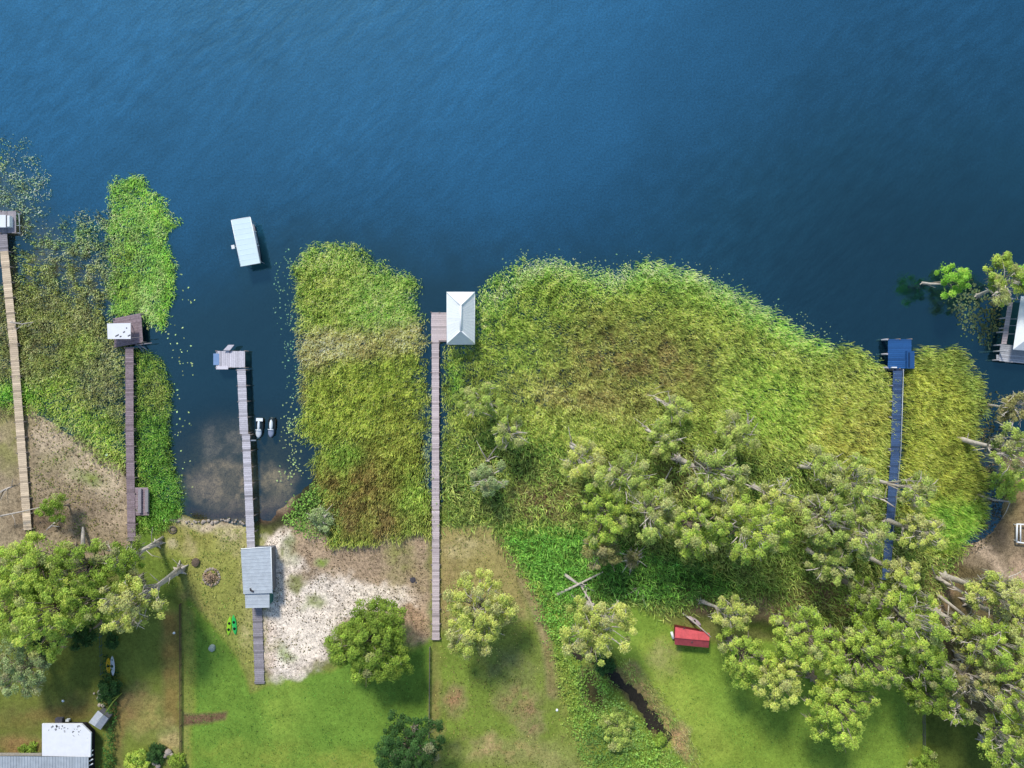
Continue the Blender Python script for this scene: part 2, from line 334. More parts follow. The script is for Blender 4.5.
# ------------------------------------------------------------------ WATER
def water_mat(name, deep, mix):
    m, nt, b = new_mat(name)
    at = N(nt, 'ShaderNodeVertexColor', layer_name='Col')
    # wind ripples: fine isotropic chop and long diagonal sets
    w1 = noise(nt, 1.5, 5, .7, (1, 1.6, 1), .6); w2 = noise(nt, .55, 4, .7, (2.4, .8, 1), .75); w3 = noise(nt, .02, 3, .5, (2.5, 1, 1), .9)
    def mth(a, bb, op='MULTIPLY'):
        n = nt.nodes.new('ShaderNodeMath'); n.operation = op
        for i, v in enumerate((a, bb)):
            if hasattr(v, 'links'): nt.links.new(v, n.inputs[i])
            else: n.inputs[i].default_value = v
        return n.outputs[0]
    amp2 = ramp(nt, w3, .45, .62, .15, 2.6)
    hgt = mth(mth(w1, .35), mth(w2, mth(amp2, 1.6)), 'ADD')
    bp = N(nt, 'ShaderNodeBump', Strength=.4, Distance=.068); nt.links.new(hgt, bp.inputs['Height'])
    n2 = mth(ramp(nt, noise(nt, 3.2, 4, .9), .3, .7, .4, 1.6), ramp(nt, w2, .3, .7, .93, 1.07)); n2 = mth(n2, mth(mth(mth(ramp(nt, w2, .3, .7, -1, 1), ramp(nt, w3, .42, .62, .02, .3)), 1.0), 1.0, 'ADD')); n2 = mth(n2, ramp(nt, noise(nt, .03, 3, .6, (2.2, 1, 1), .9), .35, .65, .82, 1.18))  # light and dark ripple bands painted into the diffuse colour, over fine grain
    cc = nt.nodes.new('ShaderNodeCombineColor')
    for i in range(3): nt.links.new(n2, cc.inputs[i])
    dc = mixc(nt, 'MULTIPLY', 1.0, at.outputs[0], cc.outputs[0])
    b.inputs['Roughness'].default_value = .6; b.inputs['Specular IOR Level'].default_value = 0
    nt.links.new(dc, b.inputs['Base Color'])
    tr = nt.nodes.new('ShaderNodeBsdfTransparent'); tr.inputs[0].default_value = (.9, .88, .82, 1)
    mx = nt.nodes.new('ShaderNodeMixShader'); nt.links.new(at.outputs['Alpha'], mx.inputs[0])
    nt.links.new(b.outputs[0], mx.inputs[1]); nt.links.new(tr.outputs[0], mx.inputs[2])
    gl = nt.nodes.new('ShaderNodeBsdfGlossy'); gl.inputs['Color'].default_value = (*deep, 1); gl.inputs['Roughness'].default_value = .03
    nt.links.new(bp.outputs[0], gl.inputs['Normal'])
    m2 = nt.nodes.new('ShaderNodeMixShader'); m2.inputs[0].default_value = mix
    nt.links.new(mx.outputs[0], m2.inputs[1]); nt.links.new(gl.outputs[0], m2.inputs[2])
    nt.links.new(m2.outputs[0], nt.nodes['Material Output'].inputs[0]); return m
WL = [(None, (28, 92, 142), 1, 0, 1, 0, 0),  # regional lake tones: reflected sky brightness painted into the body colour, plus murky shallows
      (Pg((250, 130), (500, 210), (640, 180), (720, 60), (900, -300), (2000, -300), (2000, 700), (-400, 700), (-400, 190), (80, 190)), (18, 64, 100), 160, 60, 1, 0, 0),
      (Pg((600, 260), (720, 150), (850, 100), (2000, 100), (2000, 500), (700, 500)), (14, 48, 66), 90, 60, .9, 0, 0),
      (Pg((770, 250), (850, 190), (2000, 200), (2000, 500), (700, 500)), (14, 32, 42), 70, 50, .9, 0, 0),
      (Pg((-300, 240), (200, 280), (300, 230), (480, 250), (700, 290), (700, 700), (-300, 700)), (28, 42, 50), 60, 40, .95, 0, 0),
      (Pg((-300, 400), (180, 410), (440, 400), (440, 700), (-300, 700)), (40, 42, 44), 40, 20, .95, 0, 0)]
wx_, wy_, wF = grid(axis(-60, 1084, 4, 6000), np.r_[-6060, -1860, -660, np.arange(-60, 604, 4)])
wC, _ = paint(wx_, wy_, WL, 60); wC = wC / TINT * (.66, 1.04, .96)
sh = np.clip(ss(ell_d(wx_, wy_, 235, 470, 75, 62), 26), 0, 1) * .95 + .62 * ss(sdist(wx_, wy_, [(0, 150), (30, 180), (60, 240), (110, 240), (110, 420), (-80, 420), (-80, 150)]), 30)
sh = np.clip(np.maximum(sh, .35 * ss(ell_d(wx_, wy_, 988, 500, 22, 60), 16)), 0, .95)
WATER = water_mat('lake_surface', (.36, .8, .85), .22)
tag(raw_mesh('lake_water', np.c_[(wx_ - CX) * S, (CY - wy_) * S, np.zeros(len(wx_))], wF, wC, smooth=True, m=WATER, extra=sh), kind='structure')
cx_, cy_, cF = grid(np.arange(556, 680, 4), np.arange(628, 745, 4))
cC = np.tile(np.array(lin((66, 60, 50))), (len(cx_), 1)); csh = .8 * ss(ell_d(cx_, cy_, 592, 692, 16, 28), 8)
tag(raw_mesh('creek_water', np.c_[(cx_ - CX) * S, (CY - cy_) * S, np.zeros(len(cx_)) + .004], cF, cC, smooth=True, m=water_mat('creek_surface', (.6, .65, .6), .022), extra=csh), kind='structure')

# ------------------------------------------------------------------ REEDS, GROUND COVER (stuff)
REED = leaf_mat('reed_blades', .2, .75); LEAF = leaf_mat('foliage', .32, .7); DRY = leaf_mat('dry_litter', .05, .9)
def scatter(poly, dens, edge=10, warp=14, seed=0, holes=None, sparse=None):
    p = np.array(poly, float); x0, y0 = p.min(0) - 8; x1, y1 = p.max(0) + 8
    n = int((x1 - x0) * (y1 - y0) * S * S * dens); x = R.uniform(x0, x1, n); y = R.uniform(y0, y1, n)
    d = sdist(x + (fbm(x, y, 12, seed) - .5) * warp, y + (fbm(x, y, 12, seed + 9) - .5) * warp, poly)
    pr = ss(d, edge)
    if sparse: pr = pr * (1 - sparse + sparse * ss(fbm(x, y, 9, seed + 20, 4) - .5, .08))
    if holes is not None: pr = pr * holes(x, y)
    k = R.random(n) < pr; return x[k], y[k]
def blades(name, poly, dens, layers, label, lean_dir=-35, spread=35, lean=(.2, .6), hgt=(.5, 1.4), wid=(.035, .08), seed=0, edge=12, sparse=.3, holes=None, cat='reeds', z0=None, m=None, warp=14, kk=2.15):
    x, y = scatter(poly, dens, edge, warp, seed, holes, sparse); n = len(x)
    C, _ = paint(x, y, layers, seed)
    C = C * R.normal(1, .34, (n, 1)).clip(.25, 2.2) * R.normal(1, .07, (n, 3)); C = C.clip(.003, .9) * kk
    ang = np.radians(lean_dir + (fbm(x, y, 40, seed + 31) - .5) * 120 + R.normal(0, spread, n))
    L = R.uniform(*lean, n); h = R.uniform(*hgt, n) * (.5 + 1.0 * fbm(x, y, 4, seed + 7, 2)); w = R.uniform(*wid, n)
    ld = math.radians(-lean_dir) + (fbm(x, y, 90, seed + 33, 2) - .5) * 1.6
    uu = x * np.cos(ld) + y * np.sin(ld); vv = -x * np.sin(ld) + y * np.cos(ld); tuft = fbm(uu / 3.0, vv, 2.6, seed + 77, 3); mid = fbm(x, y, 9, seed + 78, 3)
    C = C * ((.58 + .82 * ss(tuft - .48, .25)) * (.8 + .4 * ss(mid - .5, .2)))[:, None]; z = np.maximum(land_h(x, y), 0) if z0 is None else np.full(n, z0)
    X = (x - CX) * S; Y = (CY - y) * S; dx, dy = np.cos(ang), np.sin(ang)
    b0 = np.c_[X - dy * w / 2, Y + dx * w / 2, z]; b1 = np.c_[X + dy * w / 2, Y - dx * w / 2, z]
    mx, my = X + dx * L * .4, Y + dy * L * .4
    m0 = np.c_[mx - dy * w / 2, my + dx * w / 2, z + h * .8]; m1 = np.c_[mx + dy * w / 2, my - dx * w / 2, z + h * .8]
    t = np.c_[X + dx * L, Y + dy * L, z + h]; t2 = t + np.c_[dy * w * .15, -dx * w * .15, np.zeros(n)]
    V = np.stack([b0, b1, m0, m1, t, t2], 1).reshape(-1, 3); i = np.arange(n)[:, None] * 6
    F = np.concatenate([i + [0, 1, 3, 2], i + [2, 3, 5, 4]]); 
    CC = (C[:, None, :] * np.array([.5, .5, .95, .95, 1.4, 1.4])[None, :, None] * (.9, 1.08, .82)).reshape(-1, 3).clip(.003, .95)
    return tag(raw_mesh(name, V, F, CC, m=m or REED), label, cat, kind='stuff')
def leaves(name, poly, dens, layers, label, size=(.12, .3), hgt=(.05, .8), seed=0, edge=8, sparse=.2, cat='undergrowth', tilt=.5, warp=14, kk=1.6, m=None, holes=None):
    x, y = scatter(poly, dens, edge, warp, seed, holes, sparse); n = len(x)
    C, _ = paint(x, y, layers, seed)
    lump = fbm(x, y, 5, seed + 70, 3)
    C = C * R.normal(1, .22, (n, 1)).clip(.4, 1.7) * (.75 + .5 * lump)[:, None] * R.normal(1, .06, (n, 3)); C = C.clip(.003, .9) * kk
    z = np.maximum(land_h(x, y), 0) + R.uniform(*hgt, n) * (.3 + 1.2 * ss(lump - .5, .2))
    return tag(leaf_cloud(name, np.c_[(x - CX) * S, (CY - y) * S, z], np.tile([0, 0, 1.], (n, 1)), R.uniform(*size, n), C, tilt, m or LEAF), label, cat, kind='stuff')
def leaf_cloud(name, Pn, Nn, sz, C, tilt, m, parent=None, asp=.7):
    n = len(Pn); Nn = Nn + R.normal(0, tilt, (n, 3)); Nn /= np.linalg.norm(Nn, axis=1)[:, None] + 1e-9
    a = np.cross(Nn, R.normal(0, 1, (n, 3))); a /= np.linalg.norm(a, axis=1)[:, None] + 1e-9; c = np.cross(Nn, a)
    s = sz[:, None] / 2
    q = [Pn - a * s, Pn - c * s * asp + Nn * s * .25, Pn + a * s, Pn + c * s * asp + Nn * s * .25]
    V = np.stack(q, 1).reshape(-1, 3); F = np.arange(n * 4).reshape(-1, 4)
    return raw_mesh(name, V, F, np.repeat(C, 4, 0), m=m, parent=parent)

LIME, PALE, OLIVE, GOLD, STRAW, BRN, BRT = (134, 178, 66), (150, 186, 108), (126, 134, 52), (158, 164, 54), (160, 154, 116), (118, 102, 66), (96, 160, 40)
bedF = [(476, 350), (478, 305), (494, 287), (520, 268), (545, 262), (575, 270), (606, 279), (630, 272), (655, 268), (690, 278), (722, 290), (760, 312), (790, 332), (815, 345), (845, 352), (872, 366), (889, 385),
        (888, 480), (845, 480), (780, 455), (720, 445), (650, 440), (590, 450), (540, 440), (500, 425), (460, 440), (449, 455), (449, 350)]
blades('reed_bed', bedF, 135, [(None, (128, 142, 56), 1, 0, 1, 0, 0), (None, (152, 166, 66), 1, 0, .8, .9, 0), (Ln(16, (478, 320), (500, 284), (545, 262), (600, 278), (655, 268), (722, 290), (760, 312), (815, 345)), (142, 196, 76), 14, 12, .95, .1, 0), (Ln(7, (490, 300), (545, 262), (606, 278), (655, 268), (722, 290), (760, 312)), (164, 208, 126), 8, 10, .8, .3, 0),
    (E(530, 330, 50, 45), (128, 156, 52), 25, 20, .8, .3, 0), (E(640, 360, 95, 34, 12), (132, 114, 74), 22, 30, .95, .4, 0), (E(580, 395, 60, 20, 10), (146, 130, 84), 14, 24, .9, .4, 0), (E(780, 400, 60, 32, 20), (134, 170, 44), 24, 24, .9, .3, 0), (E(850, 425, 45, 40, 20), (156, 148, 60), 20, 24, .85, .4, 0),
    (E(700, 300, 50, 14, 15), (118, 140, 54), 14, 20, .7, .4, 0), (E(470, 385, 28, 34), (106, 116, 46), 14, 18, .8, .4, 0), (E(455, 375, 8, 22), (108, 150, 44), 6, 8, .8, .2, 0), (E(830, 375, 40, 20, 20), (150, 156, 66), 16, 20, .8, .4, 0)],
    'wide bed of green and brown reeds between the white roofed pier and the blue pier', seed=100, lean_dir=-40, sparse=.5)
bedE = [(297, 268), (309, 254), (330, 249), (352, 252), (374, 268), (400, 274), (412, 284), (415, 310), (421, 335), (419, 360), (419, 420), (421, 470), (426, 528), (360, 540), (336, 540), (332, 505), (322, 475), (322, 445), (305, 430), (308, 380), (305, 330), (301, 295)]
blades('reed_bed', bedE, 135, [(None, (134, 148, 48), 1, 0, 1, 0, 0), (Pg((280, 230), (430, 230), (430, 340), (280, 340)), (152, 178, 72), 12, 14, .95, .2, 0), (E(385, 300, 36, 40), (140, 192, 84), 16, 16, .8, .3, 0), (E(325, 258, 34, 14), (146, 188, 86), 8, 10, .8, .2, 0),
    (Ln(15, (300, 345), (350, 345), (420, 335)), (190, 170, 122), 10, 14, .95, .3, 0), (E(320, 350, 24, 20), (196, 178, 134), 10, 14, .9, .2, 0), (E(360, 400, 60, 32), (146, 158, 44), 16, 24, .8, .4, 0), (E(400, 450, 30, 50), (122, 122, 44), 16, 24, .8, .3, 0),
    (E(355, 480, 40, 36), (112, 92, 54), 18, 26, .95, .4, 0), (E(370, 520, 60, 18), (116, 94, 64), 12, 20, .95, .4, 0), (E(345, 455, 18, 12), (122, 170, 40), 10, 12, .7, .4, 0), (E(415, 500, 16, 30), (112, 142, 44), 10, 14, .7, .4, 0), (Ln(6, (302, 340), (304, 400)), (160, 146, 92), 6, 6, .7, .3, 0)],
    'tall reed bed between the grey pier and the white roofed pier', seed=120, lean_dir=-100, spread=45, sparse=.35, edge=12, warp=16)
bedG = [(907, 372), (930, 352), (955, 358), (970, 382), (978, 405), (968, 440), (975, 480), (978, 515), (955, 548), (925, 548), (905, 520)]
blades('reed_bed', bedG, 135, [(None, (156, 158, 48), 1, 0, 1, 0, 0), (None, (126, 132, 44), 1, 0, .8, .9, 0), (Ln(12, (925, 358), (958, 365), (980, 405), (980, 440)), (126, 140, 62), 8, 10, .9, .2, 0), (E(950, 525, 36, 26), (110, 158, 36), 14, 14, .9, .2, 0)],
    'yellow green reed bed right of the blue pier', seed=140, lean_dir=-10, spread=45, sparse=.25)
bedA = [(110, 186), (118, 179), (134, 177), (150, 190), (165, 208), (176, 225), (170, 235), (165, 240), (171, 262), (170, 290), (165, 320), (160, 331), (148, 322), (143, 315), (114, 315), (108, 290), (112, 262), (108, 235)]
blades('water_grass_bed', bedA, 95, [(None, (134, 196, 66), 1, 0, 1, 0, 0), (None, (160, 198, 116), 1, 0, .8, .9, 0), (Ln(5, (135, 185), (152, 205), (173, 228), (165, 240), (170, 280), (163, 325)), (134, 202, 40), 4, 6, .95, .1, 0), (E(125, 275, 15, 35), (150, 178, 50), 8, 14, .7, .4, 0)],
    'bright lime patch of floating water grass above the brown pier', seed=160, kk=1.35, lean_dir=-60, spread=60, hgt=(.1, .5), lean=(.2, .65), wid=(.05, .11), edge=6, sparse=.45, cat='water plants')
bedB = [(22, 232), (50, 240), (75, 228), (110, 218), (110, 320), (100, 380), (20, 385), (20, 300)]
blades('sedge_bed', bedB, 55, [(None, (124, 136, 104), 1, 0, 1, 0, 0), (None, (128, 126, 110), 1, 0, .8, .9, 0), (E(60, 330, 60, 60), (128, 132, 54), 30, 20, .8, .4, 0), (E(30, 270, 12, 40), (120, 130, 44), 10, 12, .8, .3, 0), (E(80, 235, 40, 14), (118, 150, 96), 12, 14, .8, .4, 0)],
    'thin dull green sedge standing in shallow water beside the tan boardwalk', seed=180, kk=2.5, lean_dir=-30, spread=60, sparse=.85, edge=22, hgt=(.2, .7), cat='sedge', lean=(.15, .5), wid=(.05, .11), warp=24)
blades('sedge_bed', [(-20, 140), (25, 150), (45, 178), (42, 215), (18, 230), (-20, 225)], 30, [(None, (140, 164, 140), 1, 0, 1, 0, 0), (E(0, 155, 5, 12), (150, 186, 50), 4, 5, .9, .1, 0)],
    'faint pale sedge in the water above the square platform at the left edge', seed=190, kk=2.3, lean_dir=-30, spread=60, sparse=.85, edge=14, hgt=(.1, .5), cat='sedge', lean=(.12, .4), wid=(.05, .12), warp=24)
bedC = [(-30, 290), (20, 290), (60, 300), (100, 320), (125, 345), (125, 470), (112, 462), (90, 448), (60, 425), (35, 408), (-30, 412)]
blades('marsh_grass', bedC, 75, [(None, (126, 130, 76), 1, 0, 1, 0, 0), (None, (128, 122, 96), 1, 0, .8, .9, 0), (E(110, 350, 16, 40), (116, 116, 88), 12, 14, .7, .4, 0), (Ln(10, (85, 345), (60, 390), (20, 402)), (150, 184, 44), 10, 12, .8, .3, 0), (Ln(16, (20, 398), (60, 400), (100, 430), (122, 455)), (134, 172, 38), 12, 14, .9, .2, 0), (E(85, 370, 20, 16), (116, 116, 84), 10, 14, .8, .4, 0), (E(12, 395, 20, 12), (104, 172, 32), 8, 10, .9, .1, 0), (E(75, 400, 20, 8), (160, 150, 92), 8, 14, .6, .5, 0)],
    'olive and bright green marsh grass between the tan boardwalk and brown pier', kk=2.5, seed=200, lean_dir=-30, spread=60, sparse=.35, hgt=(.2, .9), cat='marsh grass')
bedD = [(137, 350), (150, 352), (165, 370), (171, 395), (168, 430), (172, 460), (180, 490), (182, 515), (160, 530), (137, 530)]
blades('marsh_grass', bedD, 85, [(None, (120, 150, 50), 1, 0, 1, 0, 0), (E(155, 440, 16, 40), (106, 154, 46), 10, 10, .9, .2, 0), (E(165, 500, 20, 30), (98, 156, 50), 12, 10, .95, .1, 0), (E(155, 395, 14, 20), (138, 146, 70), 8, 10, .8, .4, 0)],
    'bright green marsh grass strip right of the brown pier', seed=220, lean_dir=10, spread=60, sparse=.15, edge=5, hgt=(.2, .9), cat='marsh grass', warp=8)
# swamp undergrowth
swamp = [(441, 445), (470, 425), (520, 418), (600, 430), (700, 430), (800, 455), (888, 485), (960, 545), (930, 600), (905, 640), (860, 620), (800, 615), (750, 600), (720, 600), (660, 612), (632, 600), (590, 610), (545, 600), (512, 550), (490, 523), (441, 522)]
leaves('swamp_undergrowth', swamp, 60, [(None, (86, 128, 38), 1, 0, 1, 0, 0), (None, (120, 142, 50), 1, 0, .7, .9, 0), (E(462, 480, 26, 42), (92, 132, 38), 16, 20, .9, .2, 0), (Pg((500, 530), (545, 515), (590, 530), (590, 590), (560, 600), (520, 565)), (92, 164, 32), 8, 12, .95, .1, 0),
    (Pg((585, 545), (700, 555), (745, 585), (700, 602), (650, 608), (600, 590)), (66, 116, 34), 10, 12, .95, .1, 0), (E(545, 500, 34, 20), (128, 108, 78), 10, 18, .9, .2, 0), (E(540, 440, 40, 14), (96, 150, 38), 12, 18, .8, .3, 0), (E(690, 460, 30, 14), (110, 92, 62), 10, 18, .8, .3, 0), (E(815, 515, 20, 22), (118, 92, 66), 8, 16, .9, .3, 0),
    (E(770, 570, 40, 20), (104, 142, 36), 12, 14, .8, .3, 0), (E(830, 595, 36, 18), (146, 122, 94), 10, 18, .85, .3, 0), (E(610, 455, 30, 12), (132, 136, 62), 10, 14, .7, .4, 0), (E(480, 510, 40, 10), (128, 142, 56), 8, 14, .7, .4, 0), (E(690, 490, 20, 12), (112, 92, 74), 8, 12, .8, .3, 0)],
    'tangled green undergrowth on the swamp floor below the cypress trees', seed=240, holes=lambda x, y: 1 - .8 * np.clip(sum(ss(ell_d(x, y, *e), 8) for e in ((770, 605, 30, 17), (680, 476, 18, 14), (812, 514, 14, 16), (838, 592, 24, 14), (930, 600, 18, 24))), 0, 1), size=(.1, .32), hgt=(.02, .8))
blades('marsh_grass', swamp, 18, [(None, (122, 144, 52), 1, 0, 1, 0, 0), (None, (136, 128, 80), 1, 0, .5, .9, 0), (Pg((500, 530), (600, 530), (745, 585), (700, 602), (560, 600), (520, 565)), (84, 140, 34), 8, 12, .95, .1, 0)],
    'brown and olive grass stems mixed through the swamp under the cypresses', seed=250, lean_dir=-60, spread=80, lean=(.5, 1.3), hgt=(.3, .9), wid=(.06, .13), sparse=.5, cat='marsh grass')
leaves('creek_bank_plants', [(505, 545), (560, 560), (575, 640), (580, 665), (598, 668), (625, 700), (640, 722), (655, 735), (690, 775), (595, 790), (572, 730), (558, 680), (548, 630), (525, 580)], 40,
    [(None, (118, 164, 44), 1, 0, 1, 0, 0), (E(548, 590, 20, 60, -15), (98, 168, 34), 10, 14, .85, .2, 0), (E(605, 740, 26, 24), (74, 118, 48), 12, 14, .9, .2, 0), (E(622, 722, 16, 24, -30), (128, 166, 84), 10, 10, .9, .1, 0), (E(560, 690, 12, 50), (134, 150, 46), 8, 14, .8, .3, 0), (E(592, 655, 20, 14), (60, 98, 44), 8, 10, .8, .2, 0)],
    'bright weeds and bushy plants along the left bank of the dark creek', kk=1.8, seed=260, size=(.14, .4), hgt=(.02, .7), sparse=.25,
    holes=lambda x, y: 1 - np.clip(sum(ss(shp(x, y, c) - 1.8 - 2.2 * fbm(x, y, 5, 9), 2.0) for c in CREEK), 0, 1) * .96)
blades('bank_grass', [(612, 655), (628, 662), (655, 690), (690, 735), (700, 768), (665, 768), (655, 738), (668, 728), (650, 700)], 26, [(None, (130, 122, 80), 1, 0, 1, 0, 0), (None, (108, 140, 48), 1, 0, .8, .9, 0), (E(680, 738, 9, 14), (150, 132, 104), 5, 12, .8, .4, 0)],
    'dry tan and green grass along the right bank of the creek', seed=270, lean_dir=-40, spread=80, hgt=(.1, .5), cat='bank grass', edge=6)
leaves('hedge_undergrowth', [(108, 655), (118, 655), (122, 690), (120, 715), (118, 740), (118, 790), (107, 790), (109, 740), (113, 715), (106, 690)], 60, [(None, (44, 84, 32), 1, 0, 1, 0, 0), (E(112, 745, 9, 40), (66, 122, 36), 8, 8, .9, .3, 0)],
    'dark hedge of weeds along the boundary between the two left yards', seed=280, size=(.15, .35), hgt=(.1, 1.3), sparse=.2, edge=3, warp=7, cat='hedge')
leaves('shore_plants', [(290, 505), (305, 492), (330, 480), (345, 495), (350, 520), (335, 540), (300, 532), (285, 520)], 46, [(None, (112, 166, 48), 1, 0, 1, 0, 0), (E(325, 520, 16, 14), (132, 150, 92), 8, 10, .9, .2, 0)],
    'bright leafy plants on the shore right of the grey pier', seed=290, size=(.15, .4), hgt=(.05, .7), cat='plants', edge=5)
leaves('lily_patch', [(948, 292), (965, 285), (1000, 295), (1000, 335), (985, 345), (965, 330)], 16, [(None, (92, 118, 78), 1, 0, 1, 0, 0), (E(995, 320, 14, 20), (98, 108, 52), 8, 10, .9, .3, 0)],
    'sprawling dark lily pads below the two cypresses standing in the water', seed=300, size=(.25, .55), hgt=(.02, .06), sparse=.4, tilt=.12, cat='lily pads', edge=8)
leaves('lily_patch', [(940, 415), (985, 395), (1010, 410), (1000, 440), (965, 470), (955, 450)], 16, [(None, (84, 96, 62), 1, 0, 1, 0, 0)],
    'dull lily pads in the dark inlet at the right edge', seed=305, size=(.2, .45), hgt=(.02, .06), sparse=.7, tilt=.15, cat='lily pads', edge=8)
leaves('lily_patch', [(418, 395), (433, 385), (433, 480), (424, 505), (418, 470)], 15, [(None, (128, 158, 120), 1, 0, 1, 0, 0)], 'pale lily pads left of the white roofed pier', seed=310, size=(.25, .5), hgt=(.02, .06), sparse=.3, tilt=.12, cat='lily pads', edge=4, warp=5)
leaves('lily_patch', [(442, 455), (452, 440), (462, 462), (452, 480), (442, 478)], 14, [(None, (128, 158, 120), 1, 0, 1, 0, 0)], 'small pale lily pads right of the white roofed pier', seed=312, size=(.25, .5), hgt=(.02, .06), sparse=.3, tilt=.12, cat='lily pads', edge=4, warp=5)
leaves('lily_patch', [(160, 320), (180, 300), (172, 250), (190, 270), (192, 380), (185, 500), (175, 495), (168, 380)], 1.5, [(None, (168, 206, 130), 1, 0, 1, 0, 0)], 'scattered yellow green lily pads on open water right of the brown pier', seed=314, size=(.2, .42), hgt=(.01, .05), sparse=.9, tilt=.08, cat='lily pads', edge=8)
leaves('lily_patch', [(275, 260), (288, 255), (296, 330), (302, 400), (300, 480), (280, 480), (288, 380)], 5.5, [(None, (92, 150, 128), 1, 0, 1, 0, 0), (Pg((260, 400), (320, 400), (320, 500), (260, 500)), (176, 202, 116), 20, 10, .8, .3, 0)], 'small lily pads dotted along the left edge of the tall reed bed', seed=316, size=(.15, .4), hgt=(.01, .05), sparse=.6, tilt=.08, cat='lily pads', edge=8)
leaves('lily_patch', [(480, 290), (520, 255), (600, 262), (660, 258), (740, 285), (840, 340), (880, 362), (840, 350), (730, 295), (650, 270), (520, 268)], 4, [(None, (110, 150, 116), 1, 0, 1, 0, 0)], 'loose lily pads fringing the lake edge of the wide reed bed', seed=318, size=(.15, .4), hgt=(.01, .05), sparse=.6, tilt=.08, cat='lily pads', edge=10)
leaves('inlet_scrub', [(972, 445), (985, 425), (1006, 430), (1004, 520), (985, 548), (965, 550)], 26, [(None, (92, 92, 62), 1, 0, 1, 0, 0), (None, (120, 108, 84), 1, 0, .8, .9, 0)],
    'dull brown scrub and fallen twigs along the right inlet', seed=307, kk=1.1, size=(.12, .34), hgt=(.02, .5), sparse=.6, cat='scrub', edge=6)
leaves('bank_weeds', [(30, 415), (125, 470), (127, 550), (30, 550)], 9, [(None, (104, 132, 46), 1, 0, 1, 0, 0), (None, (128, 128, 70), 1, 0, .8, .9, 0)],
    'low green weeds in patches over the pale mud flat at left', seed=309, size=(.12, .34), hgt=(.02, .3), sparse=.95, cat='weeds', edge=6)
# dry litter on sand
leaves('sand_litter', [(264, 540), (300, 525), (345, 530), (428, 540), (428, 640), (400, 605), (338, 625), (330, 655), (300, 672), (268, 668)], 8, [(None, (104, 84, 66), 1, 0, 1, 0, 0), (None, (128, 138, 70), 1, 0, .6, .9, 0)],
    'brown dead twigs and weeds strewn over the white sand', kk=.9, seed=320, size=(.08, .3), hgt=(.01, .08), sparse=.85, tilt=.3, cat='litter', m=DRY)
leaves('mud_litter', [(30, 412), (60, 430), (125, 465), (127, 550), (30, 550)], 4, [(None, (112, 96, 78), 1, 0, 1, 0, 0), (None, (128, 132, 62), 1, 0, .7, .9, 0)],
    'dry stalks and sprouts over the pale mud flat by the tan boardwalk', kk=1.0, seed=322, size=(.1, .4), hgt=(.01, .2), sparse=.7, tilt=.3, cat='litter', m=DRY)
blades('lawn_tufts', [(440, 530), (500, 535), (550, 640), (600, 770), (434, 770)], 9, [(None, (124, 138, 60), 1, 0, 1, 0, 0), (None, (160, 142, 92), 1, 0, .8, .9, 0)], 'coarse grass tufts on the rough lawn right of the wire fence', seed=330, lean_dir=0, spread=180, lean=(.05, .25), hgt=(.05, .2), wid=(.06, .14), sparse=.7, cat='grass', kk=1.2)
blades('lawn_tufts', [(150, 560), (178, 520), (262, 530), (258, 680), (186, 600)], 10, [(None, (128, 148, 58), 1, 0, 1, 0, 0), (None, (156, 148, 92), 1, 0, .8, .9, 0)], 'coarse yellow grass tufts around the fire pit by the grey pier', seed=332, lean_dir=0, spread=180, lean=(.05, .25), hgt=(.05, .25), wid=(.06, .14), sparse=.7, cat='grass', kk=1.2)
blades('lawn_tufts', [(615, 615), (680, 640), (780, 700), (915, 700), (915, 775), (690, 775), (640, 690)], 10, [(None, (98, 146, 40), 1, 0, 1, 0, 0), (None, (126, 158, 60), 1, 0, .8, .9, 0)], 'short green grass of the lawn around the red roofed shed', seed=334, lean_dir=0, spread=180, lean=(.04, .15), hgt=(.03, .1), wid=(.06, .14), sparse=.7, cat='grass', kk=1.2)
blades('lawn_tufts', [(186, 600), (255, 690), (335, 672), (425, 640), (430, 775), (186, 775)], 10, [(None, (82, 138, 38), 1, 0, 1, 0, 0), (None, (108, 150, 52), 1, 0, .8, .9, 0)], 'short green grass of the vivid lawn below the white sand', seed=336, lean_dir=0, spread=180, lean=(.04, .15), hgt=(.03, .1), wid=(.06, .14), sparse=.7, cat='grass', kk=1.2)

